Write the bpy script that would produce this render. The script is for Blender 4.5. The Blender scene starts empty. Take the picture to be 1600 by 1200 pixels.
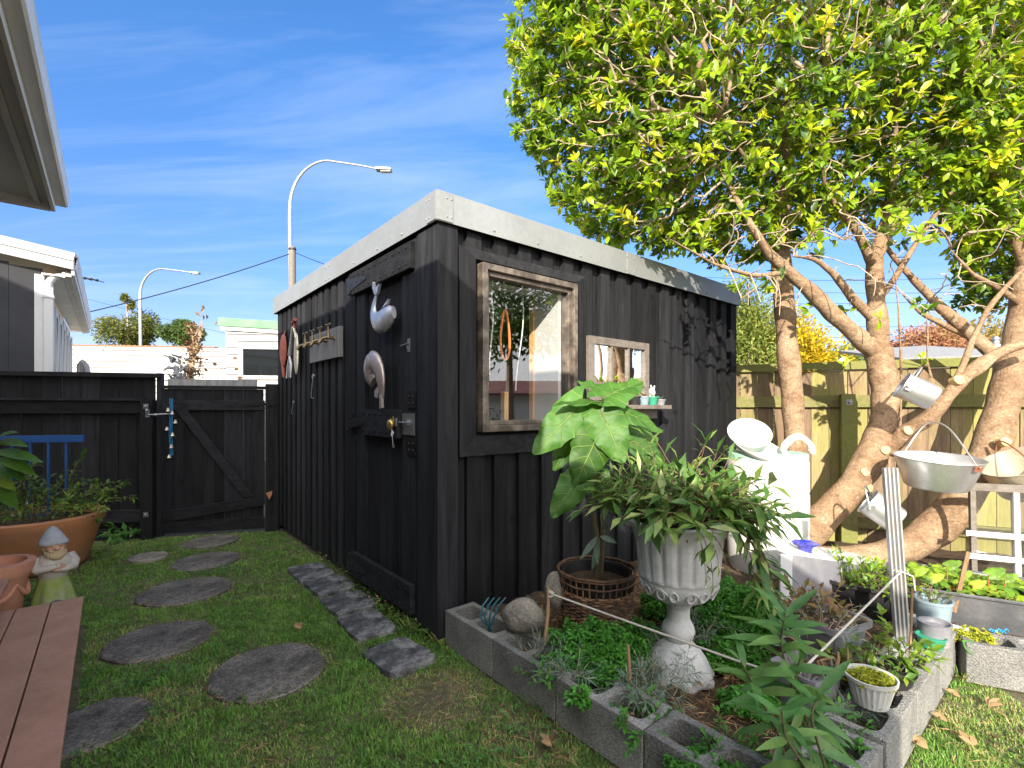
import bpy, math, random
import numpy as np
from mathutils import Vector, Matrix
random.seed(7); rng = np.random.default_rng(7)
R = math.radians
sc = bpy.context.scene
COL = sc.collection
# ------------------------------------------------------------------ camera, sky, sun, exposure
H = 1.3                       # eye height
F = 760.0                     # focal length in photo pixels (1600 wide)
cam_d = bpy.data.cameras.new("camera"); cam = bpy.data.objects.new("camera", cam_d); COL.objects.link(cam)
cam.location = (0, 0, H); cam.rotation_euler = (R(90), 0, 0)
cam_d.sensor_width = 36; cam_d.lens = 36 * F / 1600
cam_d.shift_y = -(600 - 638) / 1600.0
cam_d.clip_start = 0.03; cam_d.clip_end = 2000
sc.camera = cam
SUN = Vector((-.287, -1.223, .565)).normalized()     # towards the sun
sun_el = math.asin(SUN.z)
sun_d = bpy.data.lights.new("sun", 'SUN'); sun_d.energy = 3.7; sun_d.angle = R(.55); sun_d.color = (1, .9, .74)
sun = bpy.data.objects.new("sun", sun_d); COL.objects.link(sun); sun.location = (0, -6, 8)
sun.rotation_euler = SUN.to_track_quat('Z', 'Y').to_euler()
w = bpy.data.worlds.new("World"); sc.world = w; w.use_nodes = True
nt = w.node_tree; nt.nodes.clear()
def wn(t, **k):
    n = nt.nodes.new(t)
    for a, b in k.items(): setattr(n, a, b)
    return n
sky = wn('ShaderNodeTexSky', sky_type='NISHITA', sun_disc=False, sun_elevation=sun_el,
         sun_rotation=math.atan2(SUN.x, SUN.y), air_density=1.0, dust_density=.35, ozone_density=2.2)
hs = wn('ShaderNodeHueSaturation'); hs.inputs['Saturation'].default_value = 1.28; hs.inputs['Hue'].default_value = .508
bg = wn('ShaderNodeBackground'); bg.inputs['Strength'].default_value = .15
out = wn('ShaderNodeOutputWorld')
tc = wn('ShaderNodeTexCoord'); sep = wn('ShaderNodeSeparateXYZ')
nt.links.new(tc.outputs['Generated'], sep.inputs[0])
mz = wn('ShaderNodeMath', operation='MAXIMUM'); mz.inputs[1].default_value = .03; nt.links.new(sep.outputs[2], mz.inputs[0])
ad = wn('ShaderNodeMath', operation='ADD'); ad.inputs[1].default_value = .12; nt.links.new(mz.outputs[0], ad.inputs[0])
dx = wn('ShaderNodeMath', operation='DIVIDE'); dy = wn('ShaderNodeMath', operation='DIVIDE')
for d_, i in ((dx, 0), (dy, 1)):
    nt.links.new(sep.outputs[i], d_.inputs[0]); nt.links.new(ad.outputs[0], d_.inputs[1])
cmb = wn('ShaderNodeCombineXYZ'); nt.links.new(dx.outputs[0], cmb.inputs[0]); nt.links.new(dy.outputs[0], cmb.inputs[1])
mp = wn('ShaderNodeMapping'); mp.inputs['Rotation'].default_value = (0, 0, R(24)); mp.inputs['Scale'].default_value = (.35, 1.5, 1)
nt.links.new(cmb.outputs[0], mp.inputs[0])
nz = wn('ShaderNodeTexNoise'); nz.inputs['Scale'].default_value = 1.5; nz.inputs['Detail'].default_value = 9; nz.inputs['Roughness'].default_value = .62; nz.inputs['Distortion'].default_value = .5
nt.links.new(mp.outputs[0], nz.inputs['Vector'])
mr = wn('ShaderNodeMapRange'); mr.inputs[1].default_value = .46; mr.inputs[2].default_value = .85; mr.inputs[3].default_value = 0.0; mr.inputs[4].default_value = .42
nt.links.new(nz.outputs['Fac'], mr.inputs[0])
mx = wn('ShaderNodeMix', data_type='RGBA'); nt.links.new(mr.outputs[0], mx.inputs[0]); 
mx.inputs[7].default_value = (2.3, 2.6, 3.2, 1)
hz = wn('ShaderNodeMapRange'); hz.inputs[1].default_value = 0; hz.inputs[2].default_value = .55; hz.inputs[3].default_value = 1.; hz.inputs[4].default_value = 0; nt.links.new(mz.outputs[0], hz.inputs[0])
tint = wn('ShaderNodeMix', data_type='RGBA', blend_type='MULTIPLY'); nt.links.new(hz.outputs[0], tint.inputs[0]); tint.inputs[7].default_value = (.60, .47, .64, 1)     # low sky a little deeper and more violet
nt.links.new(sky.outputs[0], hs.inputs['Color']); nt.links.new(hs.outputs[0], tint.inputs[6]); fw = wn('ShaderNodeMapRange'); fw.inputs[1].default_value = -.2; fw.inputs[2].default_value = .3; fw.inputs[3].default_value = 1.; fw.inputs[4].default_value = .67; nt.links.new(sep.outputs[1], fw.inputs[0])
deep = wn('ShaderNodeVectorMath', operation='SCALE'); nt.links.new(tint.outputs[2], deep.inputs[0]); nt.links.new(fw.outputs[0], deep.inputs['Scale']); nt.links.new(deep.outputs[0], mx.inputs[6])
# unseen bright cloud added behind the viewer as neutral fill light
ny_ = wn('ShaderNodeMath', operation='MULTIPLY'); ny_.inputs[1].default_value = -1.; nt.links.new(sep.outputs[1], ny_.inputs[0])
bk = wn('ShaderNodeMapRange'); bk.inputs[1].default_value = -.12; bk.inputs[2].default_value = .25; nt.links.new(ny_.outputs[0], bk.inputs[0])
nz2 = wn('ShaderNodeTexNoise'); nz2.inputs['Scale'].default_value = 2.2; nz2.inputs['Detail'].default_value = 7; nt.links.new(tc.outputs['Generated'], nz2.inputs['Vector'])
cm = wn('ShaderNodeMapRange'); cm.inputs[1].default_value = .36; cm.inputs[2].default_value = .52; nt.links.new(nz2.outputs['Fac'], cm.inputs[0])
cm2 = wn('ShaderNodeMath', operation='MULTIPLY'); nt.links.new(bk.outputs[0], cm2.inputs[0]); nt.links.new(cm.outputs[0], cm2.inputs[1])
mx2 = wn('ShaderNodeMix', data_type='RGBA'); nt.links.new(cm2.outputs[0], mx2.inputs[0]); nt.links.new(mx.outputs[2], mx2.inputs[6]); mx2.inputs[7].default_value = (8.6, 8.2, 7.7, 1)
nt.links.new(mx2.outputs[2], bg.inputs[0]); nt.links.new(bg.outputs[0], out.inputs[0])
sc.view_settings.view_transform = 'Standard'; sc.view_settings.look = 'None'
sc.view_settings.exposure = 1.62; sc.view_settings.gamma = 1
sc.cycles.max_bounces = 8; sc.cycles.transparent_max_bounces = 12
# ------------------------------------------------------------------ helpers
n_ = np.array([.771, .637, 0]); n_ /= np.linalg.norm(n_)
e_ = np.array([-n_[1], n_[0], 0]); z_ = np.array([0, 0, 1.])
def UV(u, v, z=0): return n_ * u + e_ * v + z_ * z
def G(px, py, z=0.):
    Y = (H - z) * F / (py - 638.); return np.array([(px - 800) / F * Y, Y, z])
def D(px, py, Y): return np.array([(px - 800) / F * Y, Y, H + (638 - py) / F * Y])
def nrm(a):
    a = np.asarray(a, float); l = np.linalg.norm(a, axis=-1, keepdims=True); return a / np.maximum(l, 1e-9)
def frame(dirz, up=(0, 0, 1)):
    z = nrm(dirz); x = np.cross(up, z)
    if np.linalg.norm(x) < 1e-4: x = np.cross((1, 0, 0), z)
    x = nrm(x); y = np.cross(z, x); return np.stack([x, y, z], 1)
def rotz(a): c, s = math.cos(a), math.sin(a); return np.array([[c, -s, 0], [s, c, 0], [0, 0, 1.]])

class MB:
    def __init__(s, Rm=None, o=(0, 0, 0)):
        s.V = []; s.n = 0; s.Fc = []; s.Rr = []; s.L = []; s.T(Rm, o); s.hasuv = False
    def T(s, Rm=None, o=(0, 0, 0)):
        s.Rm = np.eye(3) if Rm is None else np.asarray(Rm); s.o = np.asarray(o, float); return s
    def add(s, V, Fa, rnd=None, uv=None):
        V = np.asarray(V, float) @ s.Rm.T + s.o
        if not isinstance(Fa, list): Fa = [Fa]
        elif not isinstance(Fa[0], np.ndarray): Fa = [np.array(Fa)]
        for f in Fa:
            f = np.asarray(f, int)
            if f.size == 0: continue
            s.Fc.append(f + s.n)
            if rnd is None: r = np.full(len(f), random.random())
            else: r = np.broadcast_to(np.asarray(rnd, float), (len(f),)) if np.ndim(rnd) == 0 or len(np.atleast_1d(rnd)) == len(f) else np.full(len(f), float(np.atleast_1d(rnd)[0]))
            s.Rr.append(r)
        s.V.append(V); s.n += len(V)
        s.L.append(np.zeros((len(V), 2)) if uv is None else uv)
        if uv is not None: s.hasuv = True
        return s
    def box(s, a0, a1, b0, b1, c0, c1, rnd=None):
        V = [(a, b, c) for c in (c0, c1) for b in (b0, b1) for a in (a0, a1)]
        return s.add(V, [[0, 2, 3, 1], [4, 5, 7, 6], [0, 1, 5, 4], [2, 6, 7, 3], [0, 4, 6, 2], [1, 3, 7, 5]], rnd)
    def cbox(s, c, sz, rnd=None):
        return s.box(c[0]-sz[0]/2, c[0]+sz[0]/2, c[1]-sz[1]/2, c[1]+sz[1]/2, c[2]-sz[2]/2, c[2]+sz[2]/2, rnd)
    def prism(s, pts, ext, rnd=None):
        P = np.asarray(pts, float); k = len(P); V = np.vstack([P, P + np.asarray(ext, float)])
        side = [[i, (i+1) % k, (i+1) % k + k, i + k] for i in range(k)]
        return s.add(V, [np.array([list(range(k))[::-1]]), np.array([list(range(k, 2*k))]), np.array(side)], rnd)
    def tube(s, pts, rad, sides=8, cap=True, rnd=None, flat=1.0):
        P = np.asarray(pts, float); k = len(P); rad = np.broadcast_to(np.asarray(rad, float), (k,))
        T = np.gradient(P, axis=0); T = nrm(T)
        up = np.array([0, 0, 1.]) if abs(T[0, 2]) < .9 else np.array([1., 0, 0])
        x = nrm(np.cross(up, T[0])); rows = []
        an = np.arange(sides) * 2 * math.pi / sides; ca, sa = np.cos(an), np.sin(an)
        for i in range(k):
            x = x - T[i] * np.dot(x, T[i]); x = nrm(x); y = np.cross(T[i], x)
            rows.append(P[i] + rad[i] * (np.outer(ca, x) + flat * np.outer(sa, y)))
        V = np.vstack(rows); j = np.arange(sides); j2 = (j + 1) % sides
        Fq = np.vstack([np.stack([i*sides + j, i*sides + j2, (i+1)*sides + j2, (i+1)*sides + j], 1) for i in range(k-1)])
        fs = [Fq]
        if cap: fs += [np.array([list(range(sides))[::-1]]), np.array([[(k-1)*sides + q for q in range(sides)]])]
        return s.add(V, fs, random.random() if rnd is None else rnd)
    def lathe(s, prof, c=(0, 0, 0), segs=32, fn=None, rnd=None, sq=None):
        pr = np.asarray(prof, float); k = len(pr); an = np.arange(segs) * 2 * math.pi / segs
        V = np.zeros((k, segs, 3))
        for i, (r, z) in enumerate(pr):
            rr = np.full(segs, r)
            if fn: rr = np.array([fn(r, z, a, i) for a in an])
            if sq: # superellipse (half a, half b) as multiples of r
                pw = sq[2]; den = (np.abs(np.cos(an)/sq[0])**pw + np.abs(np.sin(an)/sq[1])**pw) ** (1/pw); rr = rr / den
            V[i, :, 0] = rr*np.cos(an); V[i, :, 1] = rr*np.sin(an); V[i, :, 2] = z
        V = V.reshape(-1, 3) + np.asarray(c); j = np.arange(segs); j2 = (j+1) % segs
        Fq = np.vstack([np.stack([i*segs + j, i*segs + j2, (i+1)*segs + j2, (i+1)*segs + j], 1) for i in range(k-1)])
        return s.add(V, [Fq], random.random() if rnd is None else rnd)
    def sphere(s, c, r, seg=12, rings=8, rnd=None):
        r = np.broadcast_to(np.asarray(r, float), (3,)); pr = [(math.sin(math.pi*i/rings), -math.cos(math.pi*i/rings)) for i in range(rings+1)]
        pr[0] = (.001, -1); pr[-1] = (.001, 1)
        o, Rm = s.o.copy(), s.Rm.copy(); s.T(Rm @ np.diag(r), o + Rm @ np.asarray(c, float)); s.lathe(pr, segs=seg, rnd=rnd); s.T(Rm, o); return s
    def leaves(s, P, Dd, N, L, W, nseg=2, droop=.25, fold=.3, rnd=None, wide=.45, uv=False, base=.12):
        P = np.atleast_2d(P).astype(float); m = len(P); Dd = nrm(np.broadcast_to(Dd, (m, 3))); N = np.broadcast_to(N, (m, 3)).astype(float)
        N = nrm(N - Dd * (N * Dd).sum(1, keepdims=True)); S = np.cross(Dd, N)
        L = np.broadcast_to(L, (m,))[:, None]; W = np.broadcast_to(W, (m,))[:, None]
        rows = []
        for k in range(nseg+1):
            t = k / nseg
            pw = math.log(.5)/math.log(wide); prof = math.sin(math.pi * t**pw) ** .85 if 0 < t < 1 else (base if t == 0 else .02)
            c = P + Dd*L*t - N*L*droop*t*t; hw = W*.5*prof
            rows += [c - S*hw + N*hw*fold, c, c + S*hw + N*hw*fold]
        V = np.stack(rows, 1).reshape(-1, 3); nv = 3*(nseg+1)
        q = []
        for k in range(nseg):
            a = 3*k; q += [[a, a+3, a+4, a+1], [a+1, a+4, a+5, a+2]]
        q = np.array(q); Fa = (q[None] + (np.arange(m)*nv)[:, None, None]).reshape(-1, 4)
        rl = rng.random(m) if rnd is None else np.broadcast_to(rnd, (m,))
        uvv = None
        if uv:
            uu = np.array([[k/nseg, d] for k in range(nseg+1) for d in (-1, 0, 1)]); uvv = np.tile(uu, (m, 1))
        return s.add(V, [Fa], np.repeat(rl, len(q)), uvv)
BASE = {}
def obj(name, mb, mat, parent=None, label=None, cat=None, group=None, kind=None, smooth=False, bevel=0, base=None, solid=0, sharp=35):
    V = np.vstack(mb.V)
    if parent is not None: base = BASE[parent.name]
    elif base is None:
        lo, hi = V.min(0), V.max(0); base = np.array([(lo[0]+hi[0])/2, (lo[1]+hi[1])/2, lo[2]])
        if kind: base = np.zeros(3)
    base = np.asarray(base, float)
    me = bpy.data.meshes.new(name); me.vertices.add(len(V)); me.vertices.foreach_set('co', (V - base).astype(np.float32).ravel())
    lv = np.concatenate([f.ravel() for f in mb.Fc]); tot = np.concatenate([np.full(len(f), f.shape[1]) for f in mb.Fc])
    me.loops.add(len(lv)); me.loops.foreach_set('vertex_index', lv.astype(np.int32))
    me.polygons.add(len(tot)); st = np.concatenate([[0], np.cumsum(tot)[:-1]]); me.polygons.foreach_set('loop_start', st.astype(np.int32))
    me.update(calc_edges=True)
    a = me.attributes.new('rnd', 'FLOAT', 'FACE'); a.data.foreach_set('value', np.concatenate(mb.Rr).astype(np.float32))
    if mb.hasuv:
        L = np.vstack(mb.L)
        for nm, i in (('lu', 0), ('lv', 1)):
            a = me.attributes.new(nm, 'FLOAT', 'POINT'); a.data.foreach_set('value', L[:, i].astype(np.float32))
    me.validate()
    me.polygons.foreach_set('use_smooth', np.full(len(tot), bool(smooth)))
    if smooth:
        if sharp: me.set_sharp_from_angle(angle=R(sharp))
    if mat: me.materials.append(mat)
    o = bpy.data.objects.new(name, me); COL.objects.link(o)
    if parent is not None: o.parent = parent
    else: o.location = base
    BASE[o.name] = base
    if solid: m = o.modifiers.new('solid', 'SOLIDIFY'); m.thickness = solid
    if bevel: m = o.modifiers.new('bevel', 'BEVEL'); m.width = bevel; m.segments = 2; m.limit_method = 'ANGLE'
    tag(o, label, cat, group, kind); return o
def tag(o, label=None, cat=None, group=None, kind=None):
    if label: o['label'] = label
    if cat: o['category'] = cat
    if group: o['group'] = group
    if kind: o['kind'] = kind
def thing(name, base, label, cat, group=None):
    o = bpy.data.objects.new(name, None); COL.objects.link(o); o.location = base; o.empty_display_size = .1
    BASE[o.name] = np.asarray(base, float); tag(o, label, cat, group); return o
# ------------------------------------------------------------------ materials
def mat(name, build):
    m = bpy.data.materials.new(name); m.use_nodes = True; t = m.node_tree; t.nodes.clear()
    o = t.nodes.new('ShaderNodeOutputMaterial')
    class X: pass
    x = X(); x.t = t
    def N(ty, ins=None, **k):
        n = t.nodes.new(ty)
        for a, b in k.items(): setattr(n, a, b)
        for a, b in (ins or {}).items():
            if hasattr(b, 'is_output') or isinstance(b, bpy.types.NodeSocket): t.links.new(b, n.inputs[a])
            else: n.inputs[a].default_value = b
        return n
    x.N = N
    x.obj = N('ShaderNodeTexCoord').outputs['Object']
    x.rnd = N('ShaderNodeAttribute', attribute_name='rnd').outputs['Fac']
    x.noise = lambda scale, vec=None, detail=5, rough=.6, dist=0: N('ShaderNodeTexNoise', {'Vector': vec or x.obj, 'Scale': scale, 'Detail': detail, 'Roughness': rough, 'Distortion': dist}).outputs['Fac']
    x.map = lambda sc_, rot=(0, 0, 0), vec=None: N('ShaderNodeMapping', {'Vector': vec or x.obj, 'Scale': sc_, 'Rotation': rot}).outputs[0]
    def ramp(f, stops):
        n = N('ShaderNodeValToRGB', {'Fac': f}); cr = n.color_ramp
        while len(cr.elements) < len(stops): cr.elements.new(.5)
        for el, (p, c) in zip(cr.elements, stops): el.position = p; el.color = (*c, 1)
        return n.outputs[0]
    x.ramp = ramp
    x.mix = lambda f, a, b, mode='MIX': (lambda n: n.outputs[2])(N('ShaderNodeMix', {0: f, 6: (*a, 1) if isinstance(a, tuple) else a, 7: (*b, 1) if isinstance(b, tuple) else b}, data_type='RGBA', blend_type=mode))
    x.mr = lambda f, a, b, c, d: N('ShaderNodeMapRange', {0: f, 1: a, 2: b, 3: c, 4: d}).outputs[0]
    x.math = lambda op, a, b=0.: N('ShaderNodeMath', {0: a, 1: b}, operation=op).outputs[0]
    x.bump = lambda h, s=.3, d=.01: N('ShaderNodeBump', {'Height': h, 'Strength': s, 'Distance': d}).outputs[0]
    x.scale = lambda col, f: x.mix(1.0, col, N('ShaderNodeCombineColor', {0: f, 1: f, 2: f}).outputs[0], 'MULTIPLY')
    def pr(col, rough=.6, normal=None, metal=0., spec=.5, **k):
        ins = {'Base Color': (*col, 1) if isinstance(col, tuple) else col, 'Roughness': rough, 'Metallic': metal, 'Specular IOR Level': spec}
        if normal is not None: ins['Normal'] = normal
        ins.update(k); return N('ShaderNodeBsdfPrincipled', ins).outputs[0]
    x.pr = pr
    t.links.new(build(x), o.inputs['Surface']); return m
def wood(name, dark, light, axis=2, rough=.65, var=.5, moss=None, ang=0, spec=.35):
    def b(x):
        s = [9, 9, 9]; s[axis] = .7
        v = x.map(tuple(s), (0, 0, ang))
        off = x.N('ShaderNodeVectorMath', {0: v, 1: x.N('ShaderNodeCombineXYZ', {0: x.math('MULTIPLY', x.rnd, 37.), 1: x.math('MULTIPLY', x.rnd, 11.), 2: x.math('MULTIPLY', x.rnd, 5.)}).outputs[0]}, operation='ADD').outputs[0]
        g = x.noise(2.2, off, 8, .7, .6); g2 = x.noise(11, off, 4, .7)
        col = x.mix(x.mr(g, .3, .72, 0, 1), dark, light)
        kn = x.N('ShaderNodeTexVoronoi', {'Vector': x.N('ShaderNodeVectorMath', {0: x.map((3.2, 3.2, 3.2)), 1: x.rnd}, operation='ADD').outputs[0], 'Scale': 1.0}).outputs['Distance']
        col = x.mix(x.mr(kn, .04, .11, .6, 0), col, tuple(c*.35 for c in dark))
        if moss:
            mo = x.noise(1.7, None, 6, .65)
            col = x.mix(x.mr(x.math('ADD', mo, x.math('MULTIPLY', x.rnd, .22)), .5, .72, 0, .85), col, moss)
        col = x.scale(col, x.mr(x.rnd, 0, 1, 1-var*.5, 1+var*.5))
        col = x.scale(col, x.mr(g2, .3, .7, .75, 1.2))
        return x.pr(col, x.mr(g2, .3, .7, rough-.1, rough+.12), x.bump(x.math('ADD', g, x.math('MULTIPLY', g2, .5)), .45, .004), spec=spec)
    return mat(name, b)
def paint(name, c, rough=.5, dirt=.25, bump=.05, metal=0., scale=3., spec=.5, dirtc=None):
    def b(x):
        g = x.noise(scale, None, 7, .65); g2 = x.noise(scale*18, None, 3, .6)
        d = dirtc or tuple(k*.55 for k in c)
        col = x.mix(x.mr(g, .42, .75, 0, dirt*2), c, d); col = x.scale(col, x.mr(g2, .3, .7, 1-dirt*.3, 1+dirt*.3))
        return x.pr(col, x.mr(g, .3, .7, rough-.08, rough+.12), x.bump(g2, bump, .003), metal, spec)
    return mat(name, b)
def leafm(name, cols, rough=.45, trans=.35, var=.35, spec=.4, tcol=None):
    def b(x):
        col = x.ramp(x.rnd, [(i/(len(cols)-1), c) for i, c in enumerate(cols)])
        g = x.noise(14, None, 3); col = x.scale(col, x.mr(g, .3, .7, 1-var, 1+var))
        p = x.pr(col, rough, spec=spec)
        tr = x.N('ShaderNodeBsdfTranslucent', {'Color': x.mix(.5, col, x.scale(col, 1.6)) if tcol is None else (*tcol, 1)}).outputs[0]
        return x.N('ShaderNodeMixShader', {0: trans, 1: p, 2: tr}).outputs[0]
    return mat(name, b)
M = {}
M['black_v'] = wood('black stained boards', (.0040, .0046, .0062), (.025, .026, .030), 2, .72, .9, None, 0, .2)
M['black_n'] = wood('black stained boards level', (.0044, .005, .0064), (.026, .027, .031), 0, .72, .9, None, 0, .2)
M['grey_wood'] = wood('weathered brown grey timber', (.10, .085, .072), (.20, .175, .155), 0, .7)
M['board_grey'] = wood('weathered silver board', (.16, .165, .17), (.34, .34, .34), 2, .7)
M['fence_v'] = wood('mossy treated palings', (.14, .088, .055), (.36, .255, .17), 2, .8, .8, (.18, .18, .045))
M['fence_h'] = wood('mossy treated rails', (.13, .11, .05), (.24, .22, .09), 0, .8, .4, (.14, .155, .04))
M['raw_wood'] = wood('raw pine', (.42, .23, .09), (.62, .38, .17), 2, .6)
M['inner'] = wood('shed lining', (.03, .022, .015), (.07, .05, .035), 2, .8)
M['stake'] = wood('garden stake', (.16, .09, .05), (.33, .21, .12), 2, .8)
M['fascia'] = paint('grey metal flashing', (.25, .265, .27), .42, .22, .03, .25, 2.)
M['steel'] = paint('galvanised steel', (.36, .38, .40), .42, .3, .04, .85, 6)
M['alu'] = paint('dull aluminium', (.56, .57, .59), .38, .4, .05, .8, 9, dirtc=(.42, .41, .38))
M['alu2'] = paint('old aluminium with patina', (.66, .62, .50), .4, .45, .05, .7, 9, dirtc=(.32, .28, .16))
M['tin'] = paint('silver ornament metal', (.66, .67, .70), .36, .45, .25, .75, 16)
M['tin2'] = paint('bronzed ornament metal', (.58, .50, .48), .4, .5, .25, .7, 16)
M['copper'] = paint('copper fitting', (.42, .18, .10), .45, .4, .1, .6, 20)
M['iron'] = paint('black iron', (.02, .02, .022), .45, .3, .1, .5, 20)
M['brass'] = paint('tarnished brass', (.22, .17, .10), .4, .5, .1, .8, 30)
M['goldbrass'] = paint('brass lock', (.6, .42, .14), .35, .3, .05, .9, 30)
M['rusty'] = paint('rusty red paint', (.36, .09, .05), .6, .5, .1, 0, 20)
M['white'] = paint('white paint', (.52, .53, .54), .5, .12, .03)
M['white_dirty'] = paint('white plastic', (.50, .51, .50), .45, .18, .03, 0, 5, dirtc=(.5, .5, .4))
M['trim'] = paint('bronze brown joinery', (.055, .043, .035), .42, .35, .05, 0, 12, dirtc=(.3, .25, .2))
M['greyhouse'] = paint('grey weatherboard paint', (.020, .022, .029), .65, .2)
M['soffit'] = paint('grey soffit paint', (.80, .80, .79), .6, .15, .03, 0, 1.2)
M['eave_white'] = paint('cream gutter paint', (.72, .71, .68), .45, .15)
M['deck'] = paint('terracotta composite deck', (.44, .235, .15), .62, .28, .15, 0, 5)
M['terra'] = paint('terracotta clay', (.46, .20, .09), .75, .4, .15, 0, 6, dirtc=(.30, .17, .10))
M['terra_pale'] = paint('pale terracotta', (.50, .24, .16), .75, .25, .15, 0, 6)
M['blue_paint'] = paint('blue painted metal', (.02, .09, .30), .4, .3)
M['green_roof'] = paint('pale green metal', (.07, .20, .10), .5, .1)
M['red_roof'] = paint('rusty red roof', (.22, .07, .05), .6, .3)
M['blue_cord'] = paint('blue cord', (.02, .22, .45), .6, .1)
M['rope'] = paint('pale rope', (.50, .47, .42), .9, .3, .4, 0, 40)
M['orange_rope'] = paint('orange rope', (.75, .24, .08), .7, .3, .4, 0, 60)
M['plastic_black'] = paint('black plastic', (.018, .018, .02), .4, .3)
M['plastic_grey'] = paint('dark grey plastic', (.085, .09, .10), .35, .4, .03, 0, 4, dirtc=(.2, .2, .2))
M['pot_grey'] = paint('grey purple plastic', (.17, .17, .20), .5, .3, .05, 0, 5, dirtc=(.3, .3, .3))
M['pot_blue'] = paint('blue grey glaze', (.20, .27, .31), .3, .2)
M['green_plastic'] = paint('green plastic', (.03, .24, .15), .4, .2)
M['teal'] = paint('dark teal plastic', (.015, .09, .12), .4, .2)
M['cobalt'] = paint('cobalt glaze', (.02, .03, .35), .15, .3, .05, 0, 20, dirtc=(.25, .2, .3))
M['skin'] = paint('faded figurine skin', (.46, .27, .19), .75, .3, .1, 0, 20)
M['gn_white'] = paint('faded figurine shirt', (.42, .40, .37), .8, .35, .2, 0, 20, dirtc=(.28, .26, .2))
M['gn_hat'] = paint('faded figurine hat', (.32, .34, .37), .8, .3, .2, 0, 14)
M['gn_hair'] = paint('faded figurine hair', (.42, .33, .2), .8, .3, .2, 0, 14)
M['gn_skirt'] = paint('mossy figurine skirt', (.20, .27, .05), .8, .5, .2, 0, 9, dirtc=(.33, .33, .28))
M['urn'] = paint('cast stone urn', (.54, .55, .56), .8, .34, .3, 0, 7, dirtc=(.30, .30, .28))
M['cord_w'] = paint('white cable', (.7, .7, .7), .6, .1)
def b_conc(x):
    g = x.noise(2.2, None, 8, .7); g2 = x.noise(120, None, 2, .7); v = x.N('ShaderNodeTexVoronoi', {'Vector': x.obj, 'Scale': 170.}).outputs['Distance']
    col = x.mix(x.mr(g, .35, .7, 0, 1), (.13, .132, .13), (.29, .285, .27))
    col = x.scale(col, x.mr(g2, .3, .7, .6, 1.45)); col = x.mix(x.mr(v, .0, .25, .45, 0), col, (.03, .03, .03))
    mo = x.noise(5, None, 6, .7); col = x.mix(x.mr(mo, .58, .72, 0, .5), col, (.05, .055, .02))
    return x.pr(x.scale(col, x.mr(x.rnd, 0, 1, .85, 1.15)), .9, x.bump(x.math('ADD', g2, v), .7, .006))
M['concrete'] = mat('rough concrete block', b_conc)
def b_stone(x):
    g = x.noise(3, None, 8, .75, .4); g2 = x.noise(90, None, 3, .8); g3 = x.noise(9, None, 8, .8)
    col = x.mix(x.mr(g, .38, .62, 0, 1), (.036, .033, .030), (.14, .13, .113))
    col = x.scale(col, x.mr(g2, .35, .65, .4, 2.0)); col = x.mix(x.mr(g3, .56, .68, 0, .7), col, (.28, .25, .20))
    return x.pr(col, .9, x.bump(g2, .6, .005))
M['stone'] = mat('dark worn stepping stone', b_stone)
def b_pav(x):
    g = x.noise(9, None, 10, .78, .15); g2 = x.noise(90, None, 3, .8)
    col = x.ramp(g, [(.40, (.025, .028, .034)), (.50, (.07, .072, .075)), (.6, (.2, .2, .2)), (.75, (.33, .33, .33))])
    col = x.scale(col, x.mr(g2, .3, .7, .7, 1.3)); return x.pr(col, .85, x.bump(g2, .5, .004))
M['paver'] = mat('mottled concrete paver', b_pav)
def b_rock(x):
    g = x.noise(6, None, 8, .75, .4); g2 = x.noise(60, None, 3, .8)
    col = x.mix(x.mr(g, .35, .65, 0, 1), (.12, .115, .10), (.34, .31, .26)); return x.pr(x.scale(col, x.mr(g2, .3, .7, .7, 1.3)), .95, x.bump(x.math('ADD', g, g2), .8, .01))
M['rock'] = mat('grey rock', b_rock)
def b_ground(x):
    g = x.noise(1.4, None, 8, .7); g2 = x.noise(35, None, 5, .75); g3 = x.noise(6, None, 6, .7)
    col = x.mix(x.mr(g3, .4, .65, 0, 1), (.085, .085, .04), (.15, .125, .07)); col = x.mix(x.mr(g, .52, .68, 0, .8), col, (.09, .065, .04))
    return x.pr(x.scale(col, x.mr(g2, .3, .7, .5, 1.5)), .95, x.bump(g2, .9, .02))
M['ground'] = mat('lawn soil', b_ground)
def b_soil(x):
    g = x.noise(8, None, 8, .75); g2 = x.noise(70, None, 4, .8)
    col = x.mix(x.mr(g, .4, .65, 0, 1), (.035, .022, .014), (.12, .075, .04)); return x.pr(x.scale(col, x.mr(g2, .3, .7, .5, 1.6)), .97, x.bump(g2, 1, .02))
M['soil'] = mat('bed soil', b_soil)
def b_perl(x):
    v = x.N('ShaderNodeTexVoronoi', {'Vector': x.obj, 'Scale': 75.}); 
    col = x.ramp(x.N('ShaderNodeSeparateColor', {0: v.outputs['Color']}).outputs[0], [(0, (.05, .03, .02)), (.5, (.13, .07, .05)), (.72, (.2, .12, .1)), (.78, (.55, .5, .45))])
    return x.pr(col, .9, x.bump(v.outputs['Distance'], 1, .01))
M['perlite'] = mat('potting mix with perlite', b_perl)
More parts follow.
